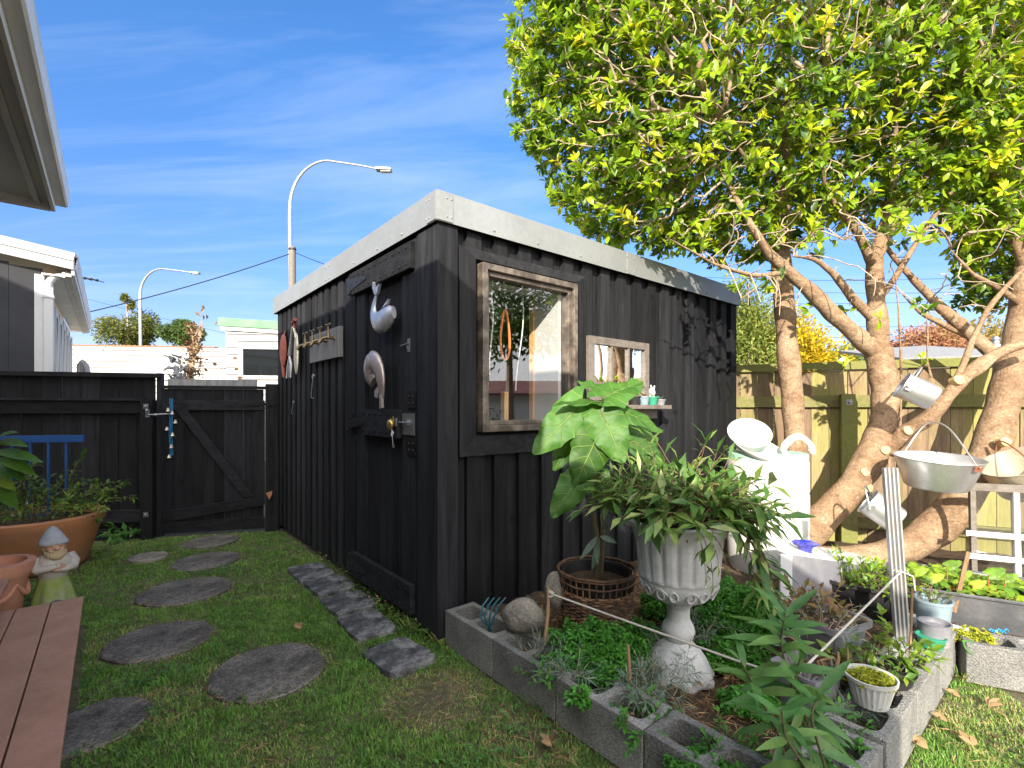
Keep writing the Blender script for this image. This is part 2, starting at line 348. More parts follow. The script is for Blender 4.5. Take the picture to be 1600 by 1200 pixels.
def b_bark(x):
    v = x.map((6, 6, 9)); g = x.noise(1.6, v, 9, .72, .9); g2 = x.noise(60, None, 4, .75); g3 = x.noise(3.4, None, 7, .7); g4 = x.noise(7, x.map((1, 1, .4)), 6, .7, 1.2)
    vo = x.N('ShaderNodeTexVoronoi', {'Vector': x.obj, 'Scale': 26.}).outputs['Distance']
    col = x.mix(x.mr(g, .38, .66, 0, 1), (.19, .12, .073), (.36, .245, .155)); col = x.mix(x.mr(g3, .48, .66, 0, .55), col, (.42, .32, .22)); col = x.mix(x.mr(g4, .60, .72, 0, .4), col, (.10, .06, .035))
    col = x.mix(x.mr(vo, .02, .09, .5, 0), col, (.12, .07, .04)); col = x.mix(x.mr(x.noise(15, None, 4), .62, .7, 0, .5), col, (.32, .33, .24))
    return x.pr(x.scale(col, x.mr(g2, .3, .7, .65, 1.3)), .88, x.bump(x.math('ADD', x.math('ADD', g, x.math('MULTIPLY', g2, .5)), g4), .8, .018), spec=.15)
M['bark'] = mat('warm smooth bark', b_bark)
M['twig'] = paint('pale twig bark', (.40, .31, .23), .85, .35, .2, 0, 20, spec=.2, dirtc=(.13, .09, .055))
M['urn_stem'] = paint('dry brown stems', (.19, .12, .07), .85, .35, .2, 0, 20, spec=.2, dirtc=(.10, .06, .035))
M['cut'] = paint('fresh cut wood', (.58, .40, .2), .8, .4, .2, 0, 25)
M['tree_leaf'] = leafm('broad evergreen leaf', [(.05, .11, .010), (.13, .235, .012), (.235, .36, .015), (.36, .46, .018), (.58, .52, .022)], .36, .42)
M['seed'] = paint('dried seed heads', (.10, .055, .04), .9, .3, .2)
M['grass'] = leafm('lawn grass', [(.06, .15, .028), (.115, .25, .042), (.18, .34, .06), (.28, .35, .10), (.44, .37, .19)], .55, .25, .3, .25)
M['clover'] = leafm('clover leaf', [(.05, .16, .03), (.09, .22, .04)], .5, .25)
M['big_leaf'] = None
M['parsley'] = leafm('curly parsley', [(.03, .14, .015), (.055, .22, .02), (.09, .29, .028)], .5, .25)
M['urn_leaf'] = leafm('strappy leaf', [(.035, .09, .02), (.06, .14, .028), (.10, .19, .036), (.16, .24, .05), (.26, .29, .12)], .4, .25)
M['lance'] = leafm('lance leaf', [(.05, .15, .035), (.075, .19, .045), (.12, .22, .045)], .45, .25)
M['blue_leaf'] = leafm('blue grey leaf', [(.10, .17, .13), (.15, .22, .17), (.2, .25, .17)], .6, .2)
M['salad'] = leafm('salad leaf', [(.09, .20, .02), (.17, .30, .025), (.28, .38, .03)], .4, .4)
M['shrub_leaf'] = leafm('mixed shrub leaf', [(.03, .08, .015), (.07, .14, .02), (.14, .2, .03)], .5, .3)
M['lemon_leaf'] = leafm('glossy green leaf', [(.03, .09, .012), (.07, .16, .015), (.16, .22, .02)], .35, .3)
M['sedum'] = leafm('yellow stonecrop', [(.20, .26, .02), (.32, .34, .02), (.42, .40, .03)], .5, .3)
M['dead'] = leafm('dry brown leaf', [(.12, .06, .03), (.2, .12, .06), (.3, .2, .1)], .8, .15)
M['autumn'] = leafm('wilting leaf', [(.10, .10, .02), (.2, .13, .05), (.24, .1, .07), (.25, .22, .05)], .6, .3)
M['straw'] = leafm('straw', [(.18, .10, .045), (.32, .19, .085), (.46, .31, .15)], .8, .15)
M['stem_g'] = paint('green brown stem', (.12, .10, .05), .8, .4, .2, 0, 30)
M['far_a'] = leafm('distant conifer foliage', [(.05, .07, .012), (.12, .14, .02), (.2, .19, .03)], .7, .3)
M['far_b'] = leafm('distant green foliage', [(.03, .06, .012), (.07, .12, .02), (.12, .17, .03)], .7, .3)
M['yellow'] = leafm('yellow foliage', [(.28, .24, .01), (.5, .36, .01), (.66, .48, .015)], .6, .35)
M['green_bush'] = leafm('yellow green bush', [(.09, .13, .02), (.18, .23, .04), (.3, .32, .07)], .6, .35)
M['red_bush'] = leafm('russet foliage', [(.2, .08, .05), (.32, .14, .08), (.3, .2, .08)], .7, .3)
M['ochre'] = leafm('ochre foliage', [(.2, .15, .03), (.3, .22, .05), (.16, .17, .04)], .7, .3)
def b_big(x):
    lu = x.N('ShaderNodeAttribute', attribute_name='lu').outputs['Fac']; lv = x.N('ShaderNodeAttribute', attribute_name='lv').outputs['Fac']
    al = x.math('ABSOLUTE', lv); mid = x.mr(al, .015, .05, 1, 0)
    f = x.math('FRACT', x.math('SUBTRACT', x.math('MULTIPLY', lu, 5.5), x.math('MULTIPLY', al, 1.3)))
    lat = x.mr(x.math('ABSOLUTE', x.math('SUBTRACT', f, .5)), .02, .07, .7, 0)
    vein = x.math('MAXIMUM', mid, lat); g = x.noise(12, None, 6, .7)
    col = x.mix(x.mr(g, .35, .65, 0, 1), (.03, .10, .016), (.065, .165, .024)); col = x.scale(col, x.mr(x.rnd, 0, 1, .7, 1.35))
    col = x.mix(vein, col, (.17, .26, .06))
    p = x.pr(col, .5, x.bump(x.math('ADD', x.math('MULTIPLY', vein, -1.), x.math('MULTIPLY', g, .6)), .6, .006), spec=.35)
    return x.N('ShaderNodeMixShader', {0: .3, 1: p, 2: x.N('ShaderNodeBsdfTranslucent', {'Color': (.13, .30, .02, 1)}).outputs[0]}).outputs[0]
M['big_leaf'] = mat('large veined leaf', b_big)
def b_glass(x):
    geo = x.N('ShaderNodeNewGeometry'); c = x.math('ABSOLUTE', x.N('ShaderNodeVectorMath', {0: geo.outputs['Incoming'], 1: geo.outputs['Normal']}, operation='DOT_PRODUCT').outputs['Value'])
    f = x.math('ADD', .09, x.math('MULTIPLY', .9, x.math('POWER', x.math('SUBTRACT', 1., c), 4.)))
    return x.N('ShaderNodeMixShader', {0: f, 1: x.N('ShaderNodeBsdfTransparent').outputs[0], 2: x.N('ShaderNodeBsdfGlossy', {'Roughness': .0, 'Color': (.9, .93, .95, 1)}).outputs[0]}).outputs[0]
M['glass'] = mat('window glass', b_glass)
M['mirror'] = mat('mirror', lambda x: x.N('ShaderNodeBsdfGlossy', {'Roughness': .01, 'Color': (.85, .87, .88, 1)}).outputs[0])
M['darkglass'] = mat('dark window glass', lambda x: x.pr((.01, .012, .013), .04, spec=1.0))
def b_wicker(x):
    g = x.noise(30, None, 4, .7); col = x.mix(x.mr(g, .35, .65, 0, 1), (.05, .025, .015), (.2, .11, .06)); col = x.scale(col, x.mr(x.rnd, 0, 1, .45, 1.6)); return x.pr(col, .7, x.bump(g, .4, .004))
M['wicker'] = mat('woven wicker', b_wicker)
def b_wb(x):
    g = x.noise(2, None, 4); return x.pr(x.mix(x.mr(g, .4, .7, 0, .3), (.36, .36, .355), (.29, .29, .28)), .55)
M['weatherboard'] = mat('white weatherboard', b_wb)
# ------------------------------------------------------------------ ground
SR = np.stack([n_, e_, z_], 1); C = np.array([-.403, 2.69, 0])       # shed frame: a along right wall, b along left wall
def noise2(x, y, s=1., seed=0):
    r = np.random.default_rng(seed); o = 0
    for k in range(5):
        a = r.random()*6.28; f = s*(1.6**k); p = r.random()*6.28; o = o + np.sin((x*math.cos(a)+y*math.sin(a))*f + p + 1.3*np.sin((y*math.cos(a)-x*math.sin(a))*f*.7+p*2)) / (1.25**k)
    return o / 2.6
g = MB(); gx = np.concatenate([[-600, -60, -15], np.linspace(-7, 7, 100), [15, 60, 600]]); gy = np.concatenate([[-600, -60, -8, -2], np.linspace(0, 9, 90), [20, 60, 900]])
XX, YY = np.meshgrid(gx, gy); ZZ = np.where((np.abs(XX) < 7) & (YY > 0) & (YY < 9), .006*noise2(XX, YY, 4, 3), 0)
nx, ny = len(gx), len(gy); idx = np.arange(nx*ny).reshape(ny, nx)
g.add(np.stack([XX, YY, ZZ - .012], -1).reshape(-1, 3), np.stack([idx[:-1, :-1], idx[:-1, 1:], idx[1:, 1:], idx[1:, :-1]], -1).reshape(-1, 4), .5)
obj('ground', g, M['ground'], kind='structure', smooth=True)
# ------------------------------------------------------------------ garden shed
shed = thing('garden_shed', C, 'black board and batten garden shed with a flat grey metal edged roof', 'shed')
SL, SW, ZT = 3.36, 3.41, 2.34
def smb(): return MB(SR, C)
m = smb()                                              # right wall (faces the bed), with a window opening
WS0, WS1, WZ0, WZ1 = .30, 1.0, 1.19, 2.10
m.box(.03, WS0, .03, .12, .06, ZT, .5); m.box(WS1, SW-.12, .03, .12, .06, ZT, .5); m.box(WS0, WS1, .03, .12, .06, WZ0, .5); m.box(WS0, WS1, .03, .12, WZ1, ZT, .5)
s_ = .187
while s_ < SW - .1:
    z0b, z1b = .06 + random.uniform(-.01, .01), 2.325
    if .12 < s_ + .05 < 1.18:
        m.box(s_, s_+.102, 0, .03, z0b, 1.03); m.box(s_, s_+.102, 0, .03, 2.222, z1b)
    else: m.box(s_, s_+.102, random.uniform(-.002, .002), .03, z0b, z1b)
    for zz in (.25, .85, 1.5, 2.15):
        if not (.12 < s_ + .05 < 1.18 and 1.0 < zz < 2.2): m.sphere((s_+.03, -.0005, zz+random.uniform(-.01, .01)), (.004, .002, .004), 6, 4, 1.); m.sphere((s_+.072, -.0005, zz+random.uniform(-.01, .01)), (.004, .002, .004), 6, 4, 1.)
    s_ += .1965
obj('wall', m, M['black_v'], shed, bevel=.002)
m = smb(); m.box(.03, .12, .122, SL-.12, .06, ZT, .5)
t_ = 1.30
while t_ < SL - .08:
    m.box(random.uniform(-.002, .002), .03, t_, t_+.098, .05, 2.325); t_ += .158
obj('wall', m, M['black_v'], shed, bevel=.002)
m = smb(); m.box(.0, SW-.01, SL-.11, SL, .06, ZT, .5); obj('wall', m, M['black_v'], shed)
m = smb(); m.box(SW-.115, SW-.005, .125, SL-.115, .06, ZT, .5); m.box(SW-.1, SW+.01, -.012, .12, .06, 2.325); obj('wall', m, M['black_v'], shed)
m = smb(); m.box(-.022, .11, -.02, .0, .03, 2.33); m.box(-.022, 0, .0, .205, .05, 2.33); m.box(.0, .03, .0, .03, .05, 2.33); obj('corner_post', m, M['black_v'], shed, bevel=.002)
m = smb(); m.box(.05, SW, .05, SL-.01, -.02, .06); obj('base', m, M['black_n'], shed); obj('foot_block', smb().box(.0, .09, .0, .09, -.05, .03), M['raw_wood'], shed)
m = smb(); zf0, zf1 = 2.322, 2.488
m.box(-.042, SW+.03, -.042, -.036, zf0, zf1, .3); m.box(-.042, -.036, -.036, SL+.03, zf0, zf1, .5)
m.box(SW+.024, SW+.03, -.036, SL+.03, zf0, zf1, .3); m.box(-.036, SW+.024, SL+.024, SL+.03, zf0, zf1, .3)
m.box(-.041, .06, -.047, -.042, zf0+.004, zf1-.004, .2); m.box(-.047, -.042, -.041, .06, zf0+.004, zf1-.004, .4)
for a in (1.62,): m.box(a, a+.1, -.046, -.042, zf0+.002, zf1-.002, .6)
for k in (.02, .05, .35, .7, 1.1, 1.62, 1.7, 2.2, 2.8):
    for dz in (.03, .13):
        if dz == .13 and k not in (.02, .05, 1.62, 1.7): continue
        m.sphere((k, -.045, zf0+dz), .007, 8, 5, .9); m.sphere((-.045, k+.01, zf0+dz), .007, 8, 5, .9)
obj('fascia', m, M['fascia'], shed)
m = smb(); m.box(-.035, SW+.02, -.035, SL+.02, 2.36, 2.385, .5); obj('roof', m, M['steel'], shed)
# window
win = obj('window', smb().box(WS0-.13, WS0-.12, -.0, .02, WZ0-.1, WZ0-.09), M['trim'], shed)
m = smb()
a0, a1, za, zb = .121, 1.18, 1.023, 2.224; i0, i1, zi, zj = .255, 1.056, 1.161, 2.147
for P_, mt_ in (([(a0, -.022, za), (i0-.02, -.022, zi-.02), (i0-.02, -.022, zj+.02), (a0, -.022, zb)], 'black_v'), ([(a1, -.022, za), (a1, -.022, zb), (i1+.02, -.022, zj+.02), (i1+.02, -.022, zi-.02)], 'black_v'),
    ([(a0, -.022, zb), (i0-.02, -.022, zj+.02), (i1+.02, -.022, zj+.02), (a1, -.022, zb)], 'black_n'), ([(a0, -.022, za), (a1, -.022, za), (i1+.02, -.022, zi-.02), (i0-.02, -.022, zi-.02)], 'black_n')):
    obj('surround', smb().prism(P_, (0, .022, 0)), M[mt_], win, bevel=.002)
m = smb()
def ring(m, s0, s1, z0, z1, wd, b0, b1):
    m.box(s0, s0+wd, b0, b1, z0, z1, .5); m.box(s1-wd, s1, b0, b1, z0, z1, .5); m.box(s0+wd, s1-wd, b0, b1, z0, z0+wd, .5); m.box(s0+wd, s1-wd, b0, b1, z1-wd, z1, .5)
ring(m, i0, i1, zi, zj, .038, -.062, .03); ring(m, i0+.038, i1-.038, zi+.038, zj-.038, .028, -.035, .03)
obj('frame', m, M['trim'], win, bevel=.004)
g0, g1, gz0, gz1 = i0+.066, i1-.066, zi+.066, zj-.066
obj('pane', smb().box(g0, g1, .0, .005, gz0, gz1, .5), M['glass'], win)
m = smb(); m.box(i1-.098, i1-.07, .031, .27, 1.12, 2.14, .5); m.box(i0+.05, i1-.1, .121, .27, 2.10, 2.12, .5); m.box(i0+.05, i1-.1, .121, .27, 1.14, 1.165, .5)
obj('reveal', m, M['white_dirty'], win)
m = smb(); m.box(i1-.115, i1-.07, .271, .31, .4, 2.2); m.box(i1-.26, i1-.22, .42, .46, .4, 1.42); m.box(i0, i1, .30, .33, 2.14, 2.2)
obj('stud', m, M['raw_wood'], win)
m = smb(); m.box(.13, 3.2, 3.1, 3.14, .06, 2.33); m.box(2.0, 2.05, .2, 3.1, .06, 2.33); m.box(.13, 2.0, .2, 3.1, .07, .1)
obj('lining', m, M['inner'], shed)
# rope and cords hanging inside the window
def hang_loop(o, w_, h_, n=22):
    a = np.linspace(math.pi*.5, math.pi*2.5, n); return [o + np.array([w_*math.cos(q)*(.7+.3*math.sin(-q)), 0, h_*math.sin(q)]) for q in a]
P0 = [C + SR @ p for p in hang_loop(np.array([.66, .24, 1.80]), .055, .17)]
obj('hanging_rope', MB().tube(P0, .009, 8, rnd=.5), M['orange_rope'], label='looped orange rope hanging behind the shed window glass', cat='rope', smooth=True)
for s0, s1, zz, lab in ((.50, .52, 1.52, 'left of two white cables hanging behind the shed window'), (.78, .74, 1.42, 'right of two white cables hanging behind the shed window, beside the reveal')):
    P0 = [C + SR @ np.array([s0 + (s1-s0)*t + .02*math.sin(t*5), .2, 2.12 + (zz-2.12)*t]) for t in np.linspace(0, 1, 12)]
    obj('hanging_cable', MB().tube(P0, .0045, 6, rnd=.5), M['cord_w'], label=lab, cat='cable', group='cables inside the shed window', smooth=True)
# door on the left wall
door = obj('door', (lambda m: [m.box(.012, .03, .42+.094*k, .42+.094*k+.088, .08, 2.2) for k in range(6)] and m)(smb()), M['black_v'], shed, bevel=.002)
for q0, q1 in ((.235, .415), (.985, 1.14)): obj('stile', smb().box(-.012, .025, q0, q1, .07, 2.31), M['black_v'], door, bevel=.002)
m = smb(); m.box(-.014, .03, 1.165, 1.285, .05, 2.325); m.box(-.018, .01, .206, .228, .05, 2.325); obj('door_jamb', m, M['black_v'], shed, bevel=.002)
for (t0, t1, z0, z1, rows) in ((.25, 1.15, 2.125, 2.285, 2), (.42, .965, 1.115, 1.29, 2), (.25, 1.16, .085, .255, 2)):
    m = smb(); m.box(-.046, -.012, t0, t1, z0, z1)
    nr = int((t1-t0)/.085)
    for k in range(nr):
        for zz in (z0+.03, z1-.03): m.sphere((-.047, t0+.05+k*(t1-t0-.09)/(nr-1), zz), .009, 8, 6, .1)
    br = obj('brace', m, M['black_n'], door, bevel=.003)
for zz in (2.2, 1.2, .17):
    m = smb(); t0 = 1.185 if zz != 1.2 else 1.2
    m.prism([(-.052, t0-.02, zz-.045), (-.052, t0-.02, zz+.045), (-.052, t0-.30, zz+.012), (-.052, t0-.30, zz-.012)], (.005, 0, 0)); m.tube([(-.03, t0, zz-.065), (-.03, t0, zz+.065)], .009, 8)
    m.box(-.05, -.022, t0-.012, t0+.045, zz-.06, zz+.06)
    for q in (.06, .14, .22): m.sphere((-.053, t0-q, zz), .006, 8, 5)
    obj('hinge', m, M['iron'], door)
m = smb(); m.box(-.022, -.014, .25, .40, 1.14, 1.27); m.tube([(-.035, .27, 1.215), (-.035, .50, 1.215)], .006, 8); m.box(-.04, -.022, .30, .33, 1.2, 1.23); m.box(-.052, -.046, .42, .5, 1.19, 1.24)
lt = obj('latch', m, M['steel'], door)
m = smb(); m.sphere((-.075, .452, 1.20), (.02, .03, .034), 12, 8); m.tube([(-.06, .44, 1.2), (-.062, .44, 1.245), (-.05, .46, 1.25)], .004, 6)
obj('padlock', m, M['goldbrass'], door, smooth=True)
m = smb(); m.tube([(-.07, .44, 1.17), (-.075, .425, 1.13), (-.07, .42, 1.07)], .0035, 6); m.box(-.073, -.07, .405, .43, 1.06, 1.08)
for k in range(9):
    a = k*2*math.pi/8; 
m.tube([(-.072, .43+.016*math.cos(a), 1.145+.016*math.sin(a)) for a in np.linspace(0, 6.28, 12)], .003, 6); obj('key_ring', m, M['steel'], door)
m = smb(); m.box(-.02, -.013, .31, .335, 1.64, 1.72); m.tube([(-.024, .31, 1.69), (-.024, .42, 1.685)], .004, 6); m.box(-.018, -.013, .335, .35, 1.66, 1.70); obj('hook', m, M['steel'], door)
# brackets with bolts beside the latch
for z0, z1 in ((1.30, 1.40), (1.02, 1.12)):
    m = smb(); m.box(-.022, -.0125, .236, .34, z0, z1)
    for zz in (z0+.03, z1-.03):
        for tt in (.26, .31): m.sphere((-.024, tt, zz), .008, 8, 5)
    obj('bolt_plate', m, M['iron'], door)
# fish ornaments on the door: curled mould-like fish
def fish(path, widths, name, matl, label, fins, fc=(.60, 1.955)):
    m = smb(); path = [(fc[0] + (t-.7)*.88, fc[1] + (z-2.0)*.9) for t, z in path]; widths = [q*.88 for q in widths]; P = np.array([(-.045 - .015*math.sin(math.pi*i/(len(path)-1)), t, z) for i, (t, z) in enumerate(path)])
    # smooth the path
    tt = np.linspace(0, len(P)-1, 26); P = np.stack([np.interp(tt, range(len(P)), P[:, k]) for k in range(3)], 1)
    for _ in range(3): P[1:-1] = (P[:-2] + 2*P[1:-1] + P[2:])/4
    wd = np.interp(tt, range(len(widths)), widths)
    T = nrm(np.gradient(P, axis=0)); rows = []; S = 16
    for i in range(26):
        sx = np.array([1., 0, 0]); sy = nrm(np.cross(T[i], sx)); an = np.arange(S)*2*math.pi/S
        ripple = 1 + .05*math.sin(i*2.6)
        rows.append(P[i] + np.outer(np.cos(an), sy)*wd[i]*ripple + np.outer(np.sin(an), sx)*wd[i]*.42)
    V = np.vstack(rows); j = np.arange(S); Fq = np.vstack([np.stack([i*S+j, i*S+(j+1) % S, (i+1)*S+(j+1) % S, (i+1)*S+j], 1) for i in range(25)])
    m.add(V, [Fq, np.array([list(range(S))]), np.array([[25*S+q for q in range(S)]])], .5)
    for f in fins:
        m.prism([(-.045, fc[0] + (t-.7)*.88, fc[1] + (z-2.0)*.9) for t, z in f], (-.018, 0, 0), .5)
    o = obj(name, m, matl, label=label, cat='ornament', smooth=True, group='fish ornaments on the shed door', sharp=50)
    return o
fish([(.80, 2.13), (.84, 2.08), (.865, 2.02), (.855, 1.955), (.80, 1.90), (.72, 1.885), (.65, 1.90), (.59, 1.925), (.545, 1.935)], [.012, .02, .032, .048, .068, .085, .088, .075, .045], 'fish_ornament', M['tin'],
     'shiny silver curled fish ornament high on the shed door', [[(.86, 2.205), (.80, 2.12), (.825, 2.10), (.87, 2.16)], [(.745, 2.17), (.79, 2.10), (.82, 2.10), (.80, 2.15)], [(.62, 2.00), (.70, 1.985), (.60, 2.035)]])
fish([(.80, 1.50), (.86, 1.55), (.85, 1.63), (.76, 1.665), (.67, 1.60), (.64, 1.50), (.645, 1.42), (.65, 1.34)], [.05, .075, .085, .08, .07, .055, .04, .015], 'fish_ornament', M['tin2'],
     'bronzed curled fish ornament with long tail below the silver fish', [[(.70, 1.46), (.745, 1.43), (.74, 1.39), (.70, 1.38), (.67, 1.42)], [(.76, 1.72), (.82, 1.70), (.74, 1.66)], [(.63, 1.42), (.66, 1.42), (.655, 1.30), (.62, 1.31)]], (.675, 1.925))
# tap rack
def on_left(px, py, off=0.):      # point on the shed's left wall seen at a pixel
    k = (px-800)/F; t = (C[0] - k*C[1]) / (k*e_[1] - e_[0]); P = C + e_*t; return t, H + (638-py)/F*P[1]
t0, za = on_left(537, 520); t1, zb = on_left(490, 530)
rack = thing('tap_rack', C + SR @ np.array([-.02, (t0+t1)/2, 1.72]), 'weathered board carrying four brass garden taps on the shed wall', 'tap rack')
m = smb(); m.box(-.035, -.003, t0, t1, 1.70, 1.94); obj('board', m, M['board_grey'], rack, bevel=.003)
for k in range(4):
    tt = t0 + .10 + k*(t1-t0+.05)/4.0; m = smb()
    m.tube([(-.034, tt, 1.855), (-.10, tt, 1.855), (-.13, tt+.01, 1.845), (-.15, tt+.015, 1.81)], [.014, .014, .013, .016], 10); m.tube([(-.085, tt, 1.85), (-.085, tt, 1.91)], [.017, .010], 10); m.lathe([(.005, 0), (.024, 0), (.024, .012), (.005, .012)], (-.036, tt, 1.849), 12)
    tp = obj('tap', m, M['brass'], rack, smooth=True)
    m = smb(); m.tube([(-.085, tt, 1.905), (-.085, tt, 1.955)], .006, 8); m.tube([(-.085, tt-.042, 1.955), (-.085, tt+.042, 1.955)], .007, 8); m.sphere((-.085, tt-.042, 1.955), .011); m.sphere((-.085, tt+.042, 1.955), .011)
    obj('tap_handle', m, M['brass'], tp, smooth=True)
# hand tools on the wall
def wallp(px, py, off): t, z = on_left(px, py); return np.array([-off, t, z])
m = smb(); c = wallp(449, 548, .04); c2 = wallp(452, 590, .04)
m.sphere(c, (.018, .12, .17), 14, 10, .5); m.tube([c + (0, 0, -.15), c + (0, -.03, -.28)], [.02, .014], 8); m.tube([c+(0, 0, .12), c+(0.02, 0, .2)], .006, 6)
obj('wall_trowel', m, M['rusty'], label='rusty red trowel blade hung at the far end of the shed wall', cat='garden tool', smooth=True)
tl = thing('garden_fork', C + SR @ wallp(463, 580, .03), 'pale hand fork with long handle hung on the shed wall', 'garden tool')
a = wallp(466, 512, .05); b = wallp(461, 556, .05)
obj('handle', smb().tube([a, (a+b)/2+(0, .01, 0), b], [.016, .014, .02], 8), M['board_grey'], tl, smooth=True)
m = smb()
for k in range(4): m.tube([b, b + (0, (k-1.5)*.045, -.09), b + (-.01, (k-1.5)*.05, -.22)], [.010, .008, .004], 6)
obj('tines', m, M['alu'], tl, smooth=True)
m = smb(); a = wallp(470, 545, .04); m.sphere(a + (0, .0, -.05), (.015, .07, .2), 12, 10, .5); m.tube([a+(0, 0, .1), wallp(468, 512, .05)], .014, 8)
obj('hand_scoop', m, M['alu2'], label='pale green metal scoop hung beside the hand fork', cat='garden tool', smooth=True)
m = smb(); a = wallp(471, 504, .06); m.tube([a + (0, .07, 0), a + (-.02, -.08, .01)], .017, 8); m.tube([a, a+(0, .0, -.06)], .014, 8)
obj('tap_handle_peg', m, M['rusty'], label='red T shaped handle hooked above the hung tools', cat='hook', smooth=True)
for (px, py, s, lab) in ((491, 588, 1, 'bent wire hook hanging from a small eye on the shed wall'), (460, 628, .6, 'tiny wire hook low on the shed wall')):
    m = smb(); a = wallp(px, py, .012); m.tube([a+(0, .02*s*math.cos(q), .02*s*math.sin(q)) for q in np.linspace(0, 6.28, 12)], .004*s, 6); m.tube([a+(0, 0, -.02*s), a+(-.01, .01, -.14*s), a+(-.01, .015, -.19*s), a+(-.01, -.06*s, -.195*s)], .004*s, 6); m.sphere(a+(0, -.04*s, .0), .012*s)
    obj('wire_hook', m, M['steel'], label=lab, cat='hook', smooth=True, group='wire hooks on the shed wall')
# small mirror window with shelf on right wall
mir = thing('garden_mirror', C + SR @ np.array([1.55, -.03, 1.33]), 'grey framed mirror shaped like a small paned window on the shed wall', 'mirror')
m = smb(); q0, q1, y0, y1 = 1.2, 1.91, 1.33, 1.815
ring(m, q0, q1, y0, y1, .055, -.04, -.004)
for k in (1, 2): x0 = q0+.055+(q1-q0-.11)*k/3; m.box(x0-.011, x0+.011, -.034, -.006, y0+.055, y1-.055, .5)
m.box(q0+.055, q1-.055, -.033, -.007, 1.47, 1.49, .5); obj('frame', m, M['grey_wood'], mir, bevel=.002)
obj('pane', smb().box(q0+.05, q1-.05, -.018, -.012, y0+.05, y1-.05, .5), M['mirror'], mir)
m = smb(); m.box(1.12, 2.02, -.17, -.003, 1.295, 1.325, .5); m.box(1.14, 2.0, -.05, -.004, 1.22, 1.295, .6); obj('shelf', m, M['grey_wood'], mir, bevel=.002)
for k, (s0, mt, r, lab) in enumerate(((1.50, 'terra', .035, 'terracotta seedling pot on the mirror shelf, leftmost'), (1.62, 'plastic_black', .045, 'dark plastic seedling pot on the mirror shelf'), (1.74, 'pot_blue', .04, 'blue grey seedling pot on the mirror shelf'), (1.85, 'green_plastic', .042, 'green plastic seedling pot on the mirror shelf'), (1.955, 'pot_grey', .04, 'low grey pot at the right end of the mirror shelf'))):
    c = C + SR @ np.array([s0, -.11, 1.326]); h = .065 if k < 4 else .045
    t = thing('seedling_pot', c, lab, 'plant pot', 'small pots on the mirror shelf')
    obj('pot', MB().T(None, c).lathe([(.002, 0), (r*.75, 0), (r, h), (r*1.08, h), (r*1.08, h-.01), (r*1.0, h-.01), (r*.9, h-.012), (.002, h-.014)], segs=16), M[mt], t, smooth=True)
    n = 14; a = rng.random(n)*6.28; obj('foliage', MB().leaves(np.tile(c+(0, 0, h-.01), (n, 1)), np.stack([np.cos(a)*.5, np.sin(a)*.5, np.ones(n)], 1), np.stack([-np.cos(a), -np.sin(a), np.ones(n)], 1), rng.uniform(.03, .06, n), .014), M['autumn'] if k < 3 else M['blue_leaf'], t)
c = C + SR @ np.array([1.93, -.05, 1.326])
m = MB().T(None, c); m.lathe([(.002, 0), (.025, 0), (.03, .03), (.022, .07), (.028, .1), (.02, .13), (.002, .145)], segs=12); m.tube([(0, 0, .12), (-.01, 0, .16)], .006, 6); m.tube([(.015, 0, .12), (.02, 0, .155)], .006, 6)
obj('rabbit_figurine', m, M['white_dirty'], label='small white figurine at the right end of the mirror shelf', cat='figurine', smooth=True)
# ------------------------------------------------------------------ near house on the left (eave) with an unseen lower wing added to shade the bed
house = thing('house', UV(-.95, 2.6), 'near house whose grey soffit and white gutter enter at top left', 'house')
def umb(): return MB(np.stack([n_, e_, z_], 1), (0, 0, 0))
VE, V0, dz = 5.31, .12, -.125
m = umb(); m.box(-1.02, -.92, V0-.3, 4.9, 0, 2.95, .5); m.prism([(-8, 4.8, 0), (-1.02, 4.8, 0), (-1.02, 4.8, 3.1), (-5.5, 4.8, 5.2), (-8, 4.8, 4.1)], (0, .1, 0), .5); m.box(-1.02, -.92, -1.9, V0-.3, 0, 2.2, .5); m.box(-3.6, -1.02, -1.9, -1.8, 0, 2.3, .5)
obj('wall', m, M['greyhouse'], house)
m = umb(); m.box(-.92, -.43, V0, VE-.06, 2.925, 2.935, .5); m.box(-.43, -.36, V0, VE-.06, 2.92, 2.932, .5); m.box(-8, -.92, 4.9, VE-.06, 2.927, 2.937, .5); obj('soffit', m, M['soffit'], house)
m = umb(); m.box(-.36, -.335, V0, VE, 2.865, 3.03, .5); m.box(-.455, -.42, V0, VE-.06, 2.885, 2.922, .6); m.prism([(-.36, VE-.055, 2.86), (-8, VE-.055, 2.86), (-8, VE-.055, 3.95), (-5.5, VE-.055, 5.3), (-.36, VE-.055, 3.02)], (0, .05, 0), .5); obj('fascia', m, M['eave_white'], house, bevel=.003)
m = umb(); pr = [(-.334, 3.02), (-.334, 2.925), (-.275, 2.925), (-.262, 2.935), (-.255, 3.02), (-.250, 3.035), (-.262, 3.032), (-.268, 2.945), (-.325, 2.935), (-.326, 3.02)]
m.prism([(a, V0, z) for a, z in pr], (0, VE+.02-V0, 0), .5); m.prism([(a, VE+.021, z) for a, z in pr[:6]], (0, .005, 0)); obj('gutter', m, M['eave_white'], house)
m = umb(); m.prism([(-.30, V0, 3.045), (-5.5, V0, 5.37), (-8, V0, 4.2), (-8, V0, 4.25), (-5.5, V0, 5.42), (-.30, V0, 3.065)], (0, VE-V0+.02, 0)); m.prism([(-.267, -2.05, 2.18), (-3.4, -2.05, 2.5), (-3.4, -2.05, 2.54), (-.267, -2.05, 2.22)], (0, V0+2.03, 0)); obj('roof', m, M['fascia'], house)
